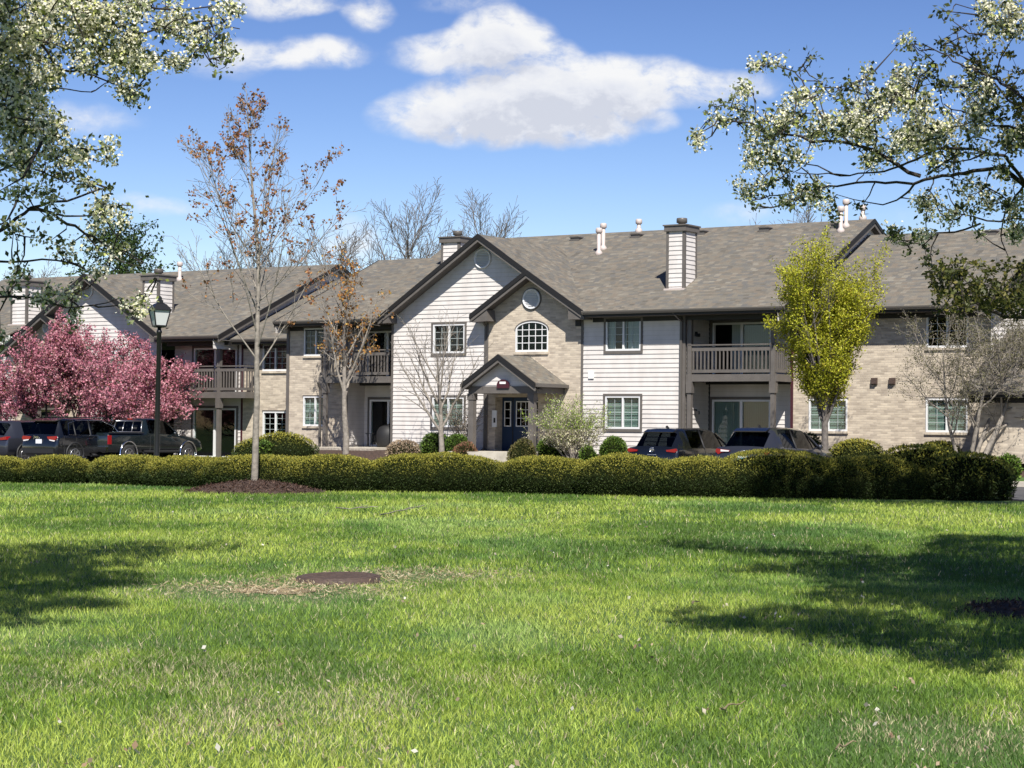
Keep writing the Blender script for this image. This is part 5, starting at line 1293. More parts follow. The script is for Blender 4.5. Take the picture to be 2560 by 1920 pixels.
# ---- right pear tree
rng = np.random.default_rng(4)
YR_ = lambda x, y: 20.3 + 3.7 * max(0, 2560 - x) / 828 + .9 * math.sin(y * .012 + 1)
T = Framing('pear_tree', (5.35, 17.6), (5.3, 17.6, 2.1), 'pear tree with thinning cream blossom reaching in from the right above the brick wing', rng)
f = T.fork
RL = [([(2640, 520), (2560, 463), (2504, 420), (2412, 429), (2335, 448), (2287, 453), (2142, 458), (2046, 473), (1968, 487), (1880, 500)], .042, .006), ([(2640, 520), (2560, 453), (2509, 395), (2432, 371), (2354, 366), (2253, 415), (2190, 434), (2123, 439), (1990, 432)], .036, .006),
      ([(2301, 440), (2243, 415), (2181, 376), (2123, 357), (2065, 352), (1998, 345), (1930, 328), (1891, 316), (1838, 304), (1780, 294), (1745, 330)], .024, .004), ([(2123, 357), (2070, 304), (2031, 260), (2026, 227), (1998, 188), (1959, 169), (1930, 159), (1890, 160)], .014, .004), ([(1998, 185), (2012, 160), (2028, 138)], .006, .003),
      ([(2640, 330), (2560, 246), (2490, 198), (2412, 164), (2369, 145), (2325, 116), (2287, 111)], .030, .005), ([(2171, 420), (2166, 376), (2176, 270), (2164, 190)], .012, .004), ([(2640, 560), (2560, 545), (2470, 550), (2432, 540), (2383, 530), (2320, 500)], .030, .006), ([(2451, 559), (2383, 579), (2345, 586), (2306, 610), (2253, 600)], .012, .004), ([(2345, 586), (2322, 640), (2330, 665)], .008, .004),
      ([(2287, 458), (2239, 506), (2171, 508), (2094, 487)], .014, .004), ([(1930, 328), (1890, 280), (1885, 240), (1860, 220)], .008, .003), ([(2354, 366), (2300, 320), (2260, 250), (2230, 210)], .014, .004), ([(2640, 380), (2540, 330), (2440, 290), (2360, 260)], .024, .006), ([(2640, 60), (2560, 50), (2480, 40), (2390, 10)], .020, .005), ([(2046, 473), (1990, 400), (1930, 370), (1860, 350)], .010, .003), ([(2123, 439), (2040, 420), (1960, 400), (1900, 395)], .010, .003), ([(2560, 463), (2520, 520), (2500, 590), (2520, 640)], .014, .004)]
for px_, r0, r1 in RL: T.limb_from_photo(px_, YR_, r0, r1, f if px_[0][0] > 2600 else None)
BRt = [(1888, 158, 9, 12, 1.5, .6), (1920, 163, 10, 8, 1.5, .6), (1950, 140, 9, 16, 1.4, .3), (1992, 182, 20, 12, 1, .3), (2024, 142, 7, 14, 1.2, .1), (1870, 222, 22, 22, 1.1, .5), (1785, 268, 14, 14, 1.3, .3), (1765, 290, 16, 8, 1.2, .3), (1828, 258, 22, 22, 1.1, .4), (1745, 332, 18, 18, 1.2, .5), (1746, 362, 8, 8, 1.2, .8), (1800, 305, 22, 12, .9, .4),
       (1860, 290, 20, 18, .9, .5), (1925, 305, 50, 36, 1.1, .6), (1955, 270, 50, 26, 1, .35), (1998, 245, 20, 18, 1.1, .8), (2060, 222, 42, 26, 1.1, .15), (2110, 222, 36, 30, 1.1, .12), (2165, 188, 20, 18, 1.2, .1), (2190, 215, 30, 22, .9, .2), (2010, 290, 44, 28, .9, .2), (1860, 345, 24, 18, 1, .5), (1930, 350, 50, 26, 1, .3), (1895, 395, 26, 20, 1, .6), (1880, 410, 12, 10, 1.2, .9), (1960, 400, 50, 28, .9, .3),
       (2050, 330, 55, 38, .8, .4), (2100, 300, 40, 36, .7, .4), (2150, 290, 45, 40, 1.1, .9), (2140, 325, 45, 26, 1.1, .9), (2230, 260, 55, 44, 1.3, .85), (2265, 200, 36, 36, 1.1, .55), (2265, 110, 16, 18, 1.2, .1), (2290, 140, 24, 20, 1, .1), (2300, 255, 40, 40, .9, .5), (2340, 190, 46, 40, .7, .2), (2370, 30, 34, 18, 1, .05), (2480, 25, 50, 36, 1.2, .95), (2540, 50, 34, 40, 1.2, .9), (2500, 75, 36, 20, .9, .5),
       (2420, 200, 50, 50, .6, .25), (2480, 280, 60, 46, .8, .35), (2400, 300, 55, 36, 1, .8), (2310, 325, 56, 36, 1, .7), (2255, 365, 44, 26, 1, .9), (2165, 350, 30, 26, .7, .4), (2200, 392, 40, 30, .8, .6), (2350, 395, 46, 32, .8, .5), (2440, 370, 50, 36, .7, .3), (2530, 350, 44, 40, .9, .4), (2530, 430, 34, 26, .8, .4), (2450, 455, 55, 26, .6, .4), (2390, 490, 34, 24, .6, .3), (2310, 505, 32, 20, .9, .5),
       (1845, 468, 16, 12, 1.2, .8), (1890, 482, 46, 24, 1.2, .3), (1955, 455, 55, 28, 1.1, .35), (1905, 520, 34, 18, 1.1, .2), (1985, 500, 46, 22, 1, .2), (2050, 478, 55, 26, .9, .3), (2060, 520, 22, 12, .8, .1), (2090, 540, 14, 10, 1, .1), (2160, 512, 14, 14, 1, .1), (2340, 530, 36, 16, .7, .4), (2400, 535, 46, 22, .8, .4), (2470, 520, 50, 24, .9, .5), (2535, 500, 36, 34, .9, .5),
       (2236, 585, 18, 16, 1.2, .15), (2290, 588, 30, 16, 1.2, .8), (2262, 618, 22, 10, 1, .3), (2315, 640, 14, 24, 1.2, .1), (2540, 565, 14, 34, 1, .6), (2440, 575, 26, 14, .6, .4)]
C, br = blobs(BRt, YR_, rng, 1.12); T.clusters(C, br)
ER = [(1700, 1345, 130, 9), (1800, 1342, 220, 20), (2130, 1342, 300, 34), (2450, 1390, 150, 70), (2020, 1425, 190, 16), (2250, 1440, 220, 55), (2450, 1480, 150, 75), (1700, 1528, 70, 8), (1790, 1560, 120, 16), (1990, 1552, 180, 36), (2150, 1575, 170, 50), (2350, 1610, 150, 50), (2420, 1660, 110, 24), (2200, 1492, 190, 26), (2000, 1375, 160, 14), (2540, 1560, 60, 90), (2520, 1330, 90, 30)]
C = shadow_casters(ER, rng, (5.35, 17.6), 1.0); offlimbs(T, C[::30]); T.clusters(C, [.15] * len(C), True)
T.build(LC, [4, 3, 3, 1, 1.4])

# ---- olive leaved tree beyond the right pear, mostly outside the picture
rng = np.random.default_rng(6)
YO = lambda x, y: 40.5 + .6 * math.sin(y * .01)
T = Framing('olive_leaved_tree', (13.6, 40.6), (13.5, 40.6, 3.0), 'tree with dull olive young leaves whose lowest branch hangs before the roof at far right', rng)
f = T.fork
for px_, r0, r1 in [([(2800, 850), (2640, 800), (2509, 791), (2431, 752), (2335, 661)], .07, .012), ([(2900, 400), (2640, 330), (2520, 250), (2420, 130)], .09, .015), ([(2850, 600), (2660, 520), (2540, 340)], .07, .015), ([(2950, 100), (2900, -400)], .09, .03)]: T.limb_from_photo(px_, YO, r0, r1, f)
C, br = blobs([(2405, 100, 66, 46, 1), (2350, 185, 36, 36, .8), (2480, 190, 75, 70, 1), (2530, 300, 44, 80, 1), (2440, 270, 40, 40, .6), (2350, 688, 36, 26, 1.3), (2400, 715, 60, 38, 1.5), (2470, 745, 70, 42, 1.5), (2540, 765, 40, 45, 1.4), (2400, 752, 24, 18, 1), (2320, 668, 16, 18, 1), (2650, 740, 100, 70, 1), (2700, 300, 150, 200, .5)], YO, rng, 1.5, .9)
T.clusters(C, [0] * len(C))
C = []
for k in range(420):
    p = np.array([rng.uniform(10.4, 14.5), rng.uniform(38, 43), rng.uniform(3.6, 8.2)]); q = proj(p)
    if q[0] > 2600: C.append(p)
for k in range(160):
    p = np.array([rng.uniform(8.2, 11), rng.uniform(37.5, 41.5), rng.uniform(4.0, 5.0)]); q = proj(p)
    if q[0] > 2330 and 640 < q[1] < 815: C.append(p)
T.clusters(C, [0] * len(C))
C = []
while len(C) < 420:
    p = np.array([rng.uniform(6.6, 12.5), rng.uniform(34.6, 38.6), rng.uniform(9.2, 12.5)]); q = proj(p)
    if q[1] < -30: C.append(p)
for c in sorted(C, key=lambda c: c[0])[::60]: T.limb([T.fork, np.array([12.8, 39.5, 7.5]), np.array([12.0, 38.2, max(c[2], 10.6)]), c], .06, .012)
T.clusters(C, [0] * len(C), True)
T.build([(.075, .085, .018), (.12, .115, .025), (.05, .06, .016), (.17, .15, .035)], [4, 3, 3, 1], 14, 0, (.07, .13))
# ================================================================== hedge, shrubs
def mound(name, c, ax, rx, ry, h, label, cat, group, rng, cols, w, n, leaf=(.05, .10), rough=.10, power=2.6, topcols=None):
    """clipped shrub: dense leaf shell over a dark core; ax = direction of its long side"""
    ax = np.array([ax[0], ax[1], 0.0]); ay = np.array([-ax[1], ax[0], 0.0])
    def surf(N):
        v = unit(rng.normal(size=(N * 5, 3))); wt = np.linalg.norm(v / np.array([rx, ry, h]), axis=1); v = v[rng.random(len(v)) < wt / wt.max()]
        while len(v) < N: v = np.concatenate([v, v])
        d = v[:N]; d[:, 2] = np.abs(d[:, 2])
        # superellipsoid: boxy sides, rounded top, slightly undercut foot
        k = (np.abs(d[:, 0]) ** power + np.abs(d[:, 1]) ** power + np.abs(d[:, 2]) ** power) ** (-1 / power)
        q = d * k[:, None]; return q, d
    def world(q, s):
        und = 1 - .16 * np.clip(1 - q[:, 2:3] / .35, 0, 1)
        P = ax * q[:, :1] * rx * s * und + ay * q[:, 1:2] * ry * s * und; P = P + np.array([0, 0, 1.0]) * q[:, 2:3] * h * s
        return P
    o = empty(name, c); tag(o, label, cat, group)
    q, d = surf(n); bump = fbm(q * np.array([rx, ry, h]) + c, 3, 1.9, 3) - .5; s = 1 + rough * bump * 2.2
    P = world(q, s[:, None]) + rng.normal(size=(n, 3)) * .018
    nrm = unit(ax * d[:, :1] / rx + ay * d[:, 1:2] / ry + np.array([0, 0, 1.0]) * d[:, 2:3] / h)
    V, F = leaf_quads(P - nrm * .03, rng.uniform(*leaf, n), rng, nrm * .9 + np.array([0, 0, .35]), .65, .42)
    col = pick(cols, w, n, rng, .25)
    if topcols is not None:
        t = np.clip((q[:, 2] - .40) / .42 + (fbm(P + c, 9, 3, 3) - .5) * 1.3, 0, 1)[:, None]  # yellowish new growth on top; lower fronts coloured darker to deepen their shade
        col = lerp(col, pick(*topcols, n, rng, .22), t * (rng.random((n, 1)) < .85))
    crown('foliage', V, F, col, o, 'needle')
    # woody core
    a = np.linspace(0, 2 * PI, 25)[:-1]; vs, rings = [], []
    for t in np.linspace(0, 1, 9):
        th = t * PI / 2 * .999; dd = np.stack([np.cos(a) * math.cos(th), np.sin(a) * math.cos(th), np.full(24, math.sin(th))], 1); k = (np.abs(dd) ** power).sum(1) ** (-1 / power); vs.append(world(dd * k[:, None], .92))
    vs = np.concatenate(vs); Fq = np.array([[i * 24 + j, i * 24 + (j + 1) % 24, (i + 1) * 24 + (j + 1) % 24, (i + 1) * 24 + j] for i in range(8) for j in range(24)])
    np_mesh('inner_twigs', vs, Fq, 'twig_core', o, None, True)
    return o

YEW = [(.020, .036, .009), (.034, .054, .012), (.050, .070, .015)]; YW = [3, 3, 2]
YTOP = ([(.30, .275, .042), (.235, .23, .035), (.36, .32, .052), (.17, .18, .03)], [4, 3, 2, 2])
hx = np.array([-200, 0, 195, 480, 730, 1000, 1280, 1650, 2070, 2520, 2600]); hb = np.array([1206, 1208, 1210, 1222, 1230, 1232, 1236, 1245, 1250, 1250, 1250])
rng = np.random.default_rng(50)
GH = 'clipped yew shrubs of the long hedge'
# (left px, right px, top px, label, extra depth)
HM = [(-130, 52, 1137, 'clipped yew mound at the left end of the hedge, under the cut-off grey SUV', 0), (38, 205, 1134, 'clipped yew mound of the hedge in front of the black boxy SUV', 0), (188, 345, 1133, 'clipped yew mound of the hedge before the pickup bed, left of the lamp post', 0), (325, 500, 1136, 'clipped yew mound of the hedge at the foot of the lamp post', 0),
      (470, 735, 1135, 'clipped yew mound of the hedge directly behind the mulch mound and maple trunk', 0), (700, 945, 1134, 'clipped yew mound of the hedge just right of the mulch mound', 0), (905, 1255, 1129, 'long clipped yew mound of the hedge before the white gable and entry walk', 0), (1225, 1450, 1138, 'clipped yew mound of the hedge left of the black hatchback', 0),
      (1420, 1670, 1131, 'clipped yew mound of the hedge before the black hatchback', 0), (1640, 1850, 1139, 'clipped yew mound of the hedge before the charcoal crossover plate', 0), (1810, 2100, 1124, 'swelling yew mound of the hedge below the yellow-green tree trunk', 0), (2065, 2345, 1134, 'shaded yew mound of the hedge right of the yellow-green tree', 0), (2270, 2525, 1150, 'yew mound closing the right end of the hedge beside the road', 0)]
for a, b, tp, lab, ex in HM:
    xm = (a + b) / 2; yb = np.interp(xm, hx, hb); g = ground(xm, yb); gl, gr = ground(a, np.interp(a, hx, hb)), ground(b, np.interp(b, hx, hb))
    ax = unit((gr - gl)[:2]); rx = np.linalg.norm(gr - gl) / 2; ry = .85
    c = g + np.array([-ax[1], ax[0], 0]) * ry * 1.0; hor = 1068 + ROLL * (xm - CX); h = EYE - (tp - hor) / FPX * (c[1]) - .05
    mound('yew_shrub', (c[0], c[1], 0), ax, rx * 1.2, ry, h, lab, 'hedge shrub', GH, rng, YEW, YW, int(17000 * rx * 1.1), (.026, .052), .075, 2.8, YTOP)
for (x, tp, rx, Y, lab) in [(2300, 1113, 1.25, 47.6, 'dark yew mound rising behind the hedge at right'), (2420, 1134, 1.1, 46.9, 'sunlit yew mound behind the right end of the hedge, left of the road')]:
    p = at(x, 1240, Y); hor = 1068 + ROLL * (x - CX); h = EYE - (tp - hor) / FPX * Y
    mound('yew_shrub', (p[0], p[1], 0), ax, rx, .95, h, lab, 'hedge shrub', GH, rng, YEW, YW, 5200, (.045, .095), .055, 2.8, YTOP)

def bed_shrub(name, x, yt, wpx, ly, lab, cols, w, topc=None, depth=.55, leaf=(.05, .09), rough=.10, n=2600, power=2.3, cat='shrub'):
    p = inbed(x, 1120, ly); sc = FPX / p[1]; hor = 1068 + ROLL * (x - CX); zt = EYE - (yt - hor) / sc
    return mound(name, (p[0], p[1], p[2]), uD[:2], wpx / 2 / sc / .86, depth, zt - p[2], lab, cat, None, rng, cols, w, n, leaf, rough, power, topc)
GRN = [(.06, .11, .015), (.085, .15, .02), (.12, .18, .025), (.03, .06, .012)]; GW = [3, 3, 2, 1]
bed_shrub('round_shrub', 1088, 1083, 66, -1.9, 'bright green clipped shrub under the lower gable window', GRN, GW)
bed_shrub('round_shrub', 1143, 1086, 62, -2.0, 'bright green clipped shrub beside the left porch post', GRN, GW)
bed_shrub('round_shrub', 1384, 1090, 72, -1.6, 'bright green clipped shrub just right of the blue entry door', GRN, GW)
bed_shrub('round_shrub', 1534, 1092, 56, -1.8, 'bright green ball shrub left of the black hatchback', GRN, GW)
bed_shrub('tan_shrub', 1008, 1104, 82, -2.4, 'low pale tan dried shrub at the corner of the white gable', [(.33, .25, .17), (.25, .18, .12), (.40, .32, .22)], [2, 2, 1], rough=.2)
bed_shrub('reddish_shrub', 1163, 1106, 50, -2.6, 'small reddish brown shrub at the foot of the left porch post', [(.22, .10, .06), (.15, .09, .05), (.12, .12, .04)], [2, 2, 1], rough=.2)
bed_shrub('round_shrub', 1306, 1100, 58, -3.1, 'olive brown ball shrub before the blue entry door', [(.11, .10, .03), (.08, .085, .025), (.15, .12, .05)], [2, 2, 1], rough=.16)
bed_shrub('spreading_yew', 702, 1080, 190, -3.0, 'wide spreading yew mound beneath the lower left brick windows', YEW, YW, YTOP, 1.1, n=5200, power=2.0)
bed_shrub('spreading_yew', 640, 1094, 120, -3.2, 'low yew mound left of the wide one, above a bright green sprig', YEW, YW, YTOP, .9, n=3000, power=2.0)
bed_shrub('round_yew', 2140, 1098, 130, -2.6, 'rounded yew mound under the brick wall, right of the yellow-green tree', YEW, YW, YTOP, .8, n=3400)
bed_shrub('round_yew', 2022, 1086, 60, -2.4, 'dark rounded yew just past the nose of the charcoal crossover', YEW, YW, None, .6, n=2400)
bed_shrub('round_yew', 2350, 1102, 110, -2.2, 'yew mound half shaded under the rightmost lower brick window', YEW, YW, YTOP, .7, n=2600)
bed_shrub('leafy_plant', 2518, 1139, 56, -3.4, 'small fresh green plant tuft in the mulch at the far right', GRN, GW, None, .4, (.08, .16), .3, 900)
bed_shrub('leafy_plant', 660, 1106, 36, -4.0, 'bright green leafy sprig at the foot of the spreading yew', GRN, GW, None, .3, (.08, .16), .3, 700)
bed_shrub('leafy_plant', 1470, 1118, 40, -2.6, 'low green tuft between the forsythia-like bush and the ball shrub', GRN, GW, None, .3, (.08, .14), .3, 600)
# loose twiggy bush right of the porch
r2 = np.random.default_rng(61); p = inbed(1432, 1126, -2.5); h = (1128 - 1000) / FPX * p[1]
PB_ = dict(lv=2, seg=[6, 5, 3], tip=[.3, .3, .5], wob=[.07, .10, .14], up=[.03, .05, .03], n=[9, 6], t0=[.2, .15], ang=[.45, .6], rr=[.55, .6], len=[.5, .4], shape=[one, one], rmin=.005)
tb, sk = tree('flowering_bush', p, 'loose upright bush with pale cream bloom and green tips, right of the entry porch', 'bush', PB_, r2, 0, 0, 'bark_light', stems=[((r2.normal() * .42, r2.normal() * .35, 1), h * r2.uniform(.7, .95), .022) for _ in range(16)])
Q, D = sk.twig_points(10000, .1); Q = Q + r2.normal(size=Q.shape) * .05; V, F = leaf_quads(Q, r2.uniform(.035, .075, len(Q)), r2)
cc = pick([(.66, .63, .42), (.56, .52, .35), (.24, .30, .06), (.40, .34, .22)], [4, 3, 2, 2], len(Q), r2); lf = (Q[:, 2] > h * .62)[:, None] & (r2.random((len(Q), 1)) < .7); cc = np.where(lf, pick([(.20, .30, .035), (.28, .38, .06)], [1, 1], len(Q), r2), cc)
crown('crown', V, F, cc, tb)
r2 = np.random.default_rng(62); p = inbed(1160, 1120, -1.2); h = (1126 - 1010) / FPX * p[1]
tb, sk = tree('twiggy_bush', p, 'small bare bush with pinkish buds between gable window and porch post', 'bush', PB_, r2, 0, 0, 'bark_grey', stems=[((r2.normal() * .3, r2.normal() * .3, 1), h * r2.uniform(.65, .9), .018) for _ in range(8)])
Q, D = sk.twig_points(1100, .1); Q = Q + r2.normal(size=Q.shape) * .04; V, F = leaf_quads(Q, r2.uniform(.03, .06, len(Q)), r2); crown('crown', V, F, pick([(.38, .26, .20), (.26, .22, .10), (.45, .38, .28)], [2, 2, 1], len(Q), r2), tb)

# ================================================================== lamp post
q = at(400, 740, 52.5); q0 = at(391, 1150, 52.5)
lp = empty('lamp_post', (q0[0], q0[1], 0)); tag(lp, 'black lamp post with a four sided lantern standing behind the hedge', 'lamp post')
lp.rotation_euler = (0, math.atan2(q[0] - q0[0], q[2] - q0[2]) * .9, .5)
H_ = q[2]
m = MB(); m.lathe([(.16, 0), (.16, .25), (.12, .35), (.085, .5), (.075, .6), (.058, H_ - 1.0), (.075, H_ - .98), (.075, H_ - .93), (.05, H_ - .90), (.05, H_ - .84)], 16); m.build('pole', 'black_iron', lp)
zb = H_ - .84; m = MB(); s4 = PI / 4
m.lathe([(.14, zb), (.22, zb + .03), (.22, zb + .05), (.16, zb + .06)], 4, phase=s4, smooth=False)
for k in range(4):
    a = s4 + k * PI / 2; m.bar((.20 * math.cos(a), .20 * math.sin(a), zb + .05), (.315 * math.cos(a), .315 * math.sin(a), zb + .45), .026, .026)
m.lathe([(.33, zb + .45), (.36, zb + .455), (.36, zb + .475), (.20, zb + .62), (.10, zb + .66), (.10, zb + .72), (.06, zb + .75), (.06, zb + .80), (.02, zb + .84)], 4, phase=s4, smooth=False); m.build('lantern', 'black_iron', lp)
m = MB(); m.lathe([(.19, zb + .065), (.30, zb + .449)], 4, phase=s4, smooth=False); m.build('lantern_glass', 'lantern_glass', lp)

# ================================================================== things on the lawn
mc = ground(632, 1207); mc = ground(640, 1222)
def disc(name, c, rx, ry, hgt, mat, seed, nr=14, na=56, irr=.12, kind='stuff'):
    r_ = np.random.default_rng(seed); vs = [[0, 0, hgt]]; 
    ph = r_.uniform(0, 6, 6)
    for i in range(1, nr + 1):
        t = i / nr
        for j in range(na):
            a = 2 * PI * j / na; w_ = 1 + irr * (math.sin(3 * a + ph[0]) * .4 + math.sin(5 * a + ph[1]) * .3 + math.sin(9 * a + ph[2]) * .3)
            vs.append([rx * t * w_ * math.cos(a), ry * t * w_ * math.sin(a), hgt * (1 - t ** 1.6) + (r_.normal() * .012 if t < 1 and hgt > .05 else 0) + .006])
    fs = [(0, 1 + j, 1 + (j + 1) % na) for j in range(na)]; m = MB(); m.add(vs, fs + [(1 + (i - 1) * na + j, 1 + i * na + j, 1 + i * na + (j + 1) % na, 1 + (i - 1) * na + (j + 1) % na) for i in range(1, nr) for j in range(na)], True)
    o = m.build(name, mat); o.location = (c[0], c[1], 0); tag(o, kind=kind); return o
MCX, MCY = base[0], base[1]
disc('mulch', (MCX, MCY), 1.6, 1.45, .27, 'mulch', 2)
r_ = np.random.default_rng(8); N = 5000
a = r_.uniform(0, 2 * PI, N); t = np.sqrt(r_.random(N)); P_ = np.stack([1.65 * t * np.cos(a), 1.48 * t * np.sin(a), .27 * (1 - t ** 1.6) + .012], 1)
V, F = leaf_quads(P_, r_.uniform(.03, .09, N), r_, np.array([0, 0, .1]), 1, .35)
o = np_mesh('mulch_chips', V, F, 'needle', None, np.repeat(pick([(.075, .042, .03), (.045, .026, .02), (.12, .075, .05)], [3, 3, 1], N, r_), 4, 0)); o.location = (MCX, MCY, 0); tag(o, kind='stuff')
TR = np.array([5.35, 17.6]); disc('mulch', TR, 1.35, 1.15, .10, 'mulch', 5)
P_ = np.stack([1.38 * t * np.cos(a), 1.18 * t * np.sin(a), .10 * (1 - t ** 1.6) + .012], 1)[:2600]; N = 2600
V, F = leaf_quads(P_, r_.uniform(.02, .07, N), r_, np.array([0, 0, .1]), 1, .35)
o = np_mesh('mulch_chips', V, F, 'needle', None, np.repeat(pick([(.085, .045, .03), (.05, .028, .02), (.20, .14, .09)], [3, 3, 1], N, r_), 4, 0)); o.location = (TR[0], TR[1], 0); tag(o, kind='stuff')

MH = ground(838, 1462); MHc = MH[:2] + np.array([0, .36])
mh = empty('manhole', (MHc[0], MHc[1], 0)); tag(mh, 'round rusty iron manhole cover raised a little out of the grass', 'manhole cover')
mh.rotation_euler = (math.radians(1.2), math.radians(-1.0), 0)
m = MB(); m.lathe([(.43, -.2), (.43, .055), (.42, .06), (.40, .06), (.40, .04)], 48); m.build('frame', 'rust_iron', mh)
m = MB(); m.lathe([(.395, -.05), (.395, .064), (.385, .07), (.34, .07), (.335, .066), (.0, .066)], 48)
for k in range(9):
    y = -.32 + k * .08; w_ = math.sqrt(.33 ** 2 - y * y) if abs(y) < .33 else 0
    if w_ > .05: m.box(-w_, w_, y - .012, y + .012, .0655, .072)
m.build('lid', 'rust_iron', mh)
BP = ground(690, 1478)[:2]
BP2 = ground(1030, 1440)[:2]
disc('bare_soil', BP, .40, .34, .0, 'straw_soil', 9, irr=.28)
r_ = np.random.default_rng(18); N = 2600; cc_ = np.array([BP, BP, BP2, MHc])[r_.integers(0, 4, N)]; P_ = np.concatenate([cc_ + r_.normal(size=(N, 2)) * np.array([.55, .42]), r_.uniform(.012, .04, (N, 1))], 1); P_ = P_[np.hypot(P_[:, 0] - MHc[0], P_[:, 1] - MHc[1]) > .45]
V, F = leaf_quads(P_, r_.uniform(.03, .09, len(P_)), r_, np.array([0, 0, .05]), 1, .16); V[:, 2] = np.clip(V[:, 2], .008, .06)
o = np_mesh('dry_straw', V, F, 'petal', None, np.repeat(pick([(.50, .41, .26), (.40, .31, .19), (.60, .52, .36), (.22, .15, .09)], [3, 3, 2, 1], len(P_), r_), 4, 0)); tag(o, kind='stuff')

# fallen twigs
for (x0, y0, x1, y1, bend, lab) in [(840, 1278, 945, 1276, .05, 'thin grey fallen twig on the lawn, the left of the pair beyond the manhole cover'), (950, 1293, 1060, 1270, .10, 'curved fallen twig on the lawn, the right of the pair beyond the manhole cover'), (1800, 1795, 1862, 1776, .02, 'short straw coloured stick lying in the near grass at right'), (2090, 1895, 2140, 1880, .01, 'pale stalk lying flat near the bottom edge')]:
    g0, g1 = ground(x0, y0), ground(x1, y1); n = 6; m = MB(); r_ = np.random.default_rng(int(x0)); nrm = np.array([0, 1, 0])
    pts = [g0 + (g1 - g0) * i / n + nrm * bend * 4 * (i / n) * (1 - i / n) + np.array([0, 0, .055 + .01 * r_.normal()]) for i in range(n + 1)]
    sc = g0[1]; rr = .0003 * sc + .003; m.tube([p - g0 for p in pts], list(np.linspace(rr, rr * .5, n + 1)), 6); 
    if sc > 25: m.tube([pts[3] - g0, pts[3] - g0 + np.array([.2, .15, .04])], [rr * .6, rr * .3], 5)
    o = m.build('fallen_twig', 'bark_light' if sc > 25 else 'straw_soil'); o.location = tuple(g0); tag(o, lab, 'twig')

# ================================================================== grass
def grass(name, N, y0, y1, h, wd, seg2, seed, exclude=True):
    r = np.random.default_rng(seed)
    y = np.sqrt(r.uniform(y0 ** 2, y1 ** 2, N)) if y1 > 1.4 * y0 else r.uniform(y0, y1, N)
    x = r.uniform(-1, 1, N) * (.268 * y + 3.2)
    k = ((x - MCX) / 1.6) ** 2 + ((y - MCY) / 1.45) ** 2 > .93
    k &= ((x - TR[0]) / 1.25) ** 2 + ((y - TR[1]) / 1.05) ** 2 > 1
    k &= ((x - MHc[0]) ** 2 + (y - MHc[1]) ** 2) > .455 ** 2
    hedge = np.interp(x, [-16, -12.2, -5, 0, 6.6, 11.3, 13], [51.6, 51.2, 49, 48.2, 45.6, 44.4, 44.4]); k &= y < hedge + .15
    d1 = ((x - BP[0]) / 1.0) ** 2 + ((y - BP[1]) / 1.1) ** 2; d2 = ((x - MHc[0]) / .95) ** 2 + ((y - MHc[1]) / .75) ** 2; d3 = ((x - BP2[0]) / .9) ** 2 + ((y - BP2[1]) / .9) ** 2
    patch = np.maximum.reduce([np.exp(-d1 * 1.0), .75 * np.exp(-d2 * 1.2), .75 * np.exp(-d3)])
    k &= r.random(N) > .75 * np.clip(patch * 1.3 - .2, 0, 1)
    x, y, patch = x[k], y[k], patch[k]; n = len(x)
    XY = np.stack([x, y], 1)
    XS = XY * np.array([1, .6])
    lush = fbm(XS, 21, .38, 4); fine = fbm(XS, 33, 2.2, 3); coarse = fbm(XS, 45, .95, 3)
    hh = h * (.55 + .9 * r.random(n)) * (.75 + .6 * coarse) * (1 - .6 * patch)
    a = r.uniform(0, 2 * PI, n); lean = r.uniform(.15, 1.15, n) * hh; lx, ly = np.cos(a) * lean, np.sin(a) * lean
    b = a + PI / 2 + r.normal(size=n) * .9; w = wd * r.uniform(.6, 1.3, n) / 2; bx, by = np.cos(b) * w, np.sin(b) * w
    z0 = np.full(n, -.008)
    def pt(fr, up, wf, sgn): return np.stack([x + lx * fr + sgn * bx * wf, y + ly * fr + sgn * by * wf, z0 + hh * up], 1)
    dark, mid, lite, straw = np.array([.115, .205, .032]), np.array([.245, .365, .050]), np.array([.43, .52, .095]), np.array([.64, .56, .35])
    t = np.clip((lush - .5) * 3.6 + (fine - .5) * 1.5 + .50 + r.normal(size=n) * .22, 0, 1)[:, None]
    c = np.where(t < .5, lerp(dark, mid, t * 2), lerp(mid, lite, t * 2 - 1))
    blue = np.clip((fbm(XS, 77, .55, 3) - .56) * 6, 0, 1)[:, None]; c = lerp(c, c * np.array([.80, .95, 1.5]), blue * .7)
    near = np.clip((15 - y) / 5, 0, 1); dry = .05 + .55 * np.clip((fbm(XS, 91, .8, 4) - .47) * 4, 0, 1) * near + .9 * patch
    c = np.where((r.random(n) < dry)[:, None], straw * r.uniform(.6, 1.1, (n, 1)), c) * r.uniform(.62, 1.34, (n, 1))
    if seg2:
        V = np.stack([pt(0, 0, 1, -1), pt(0, 0, 1, 1), pt(.35, .6, .85, 1), pt(.35, .6, .85, -1), pt(1, 1, .12, 1), pt(1, 1, .12, -1)], 1).reshape(-1, 3)
        i = np.arange(n)[:, None] * 6; F = np.concatenate([i + [0, 1, 2, 3], i + [3, 2, 4, 5]], 1).reshape(-1, 4); cc = np.repeat(c, 6, 0)
    else:
        V = np.stack([pt(0, 0, 1, -1), pt(0, 0, 1, 1), pt(1, 1, .2, 1), pt(1, 1, .2, -1)], 1).reshape(-1, 3); F = np.arange(4 * n).reshape(n, 4); cc = np.repeat(c, 4, 0)
    return V, F, cc
G = [grass('g', 280000, 7.5, 14, .037, .0050, True, 1), grass('g', 215000, 14, 22, .040, .0075, False, 2), grass('g', 165000, 22, 33, .045, .012, False, 3), grass('g', 160000, 33, 52, .052, .018, False, 4)]
off = 0; Vs, Fs_, Cs = [], [], []
for V, F, c in G: Vs.append(V); Fs_.append(F + off); Cs.append(c); off += len(V)
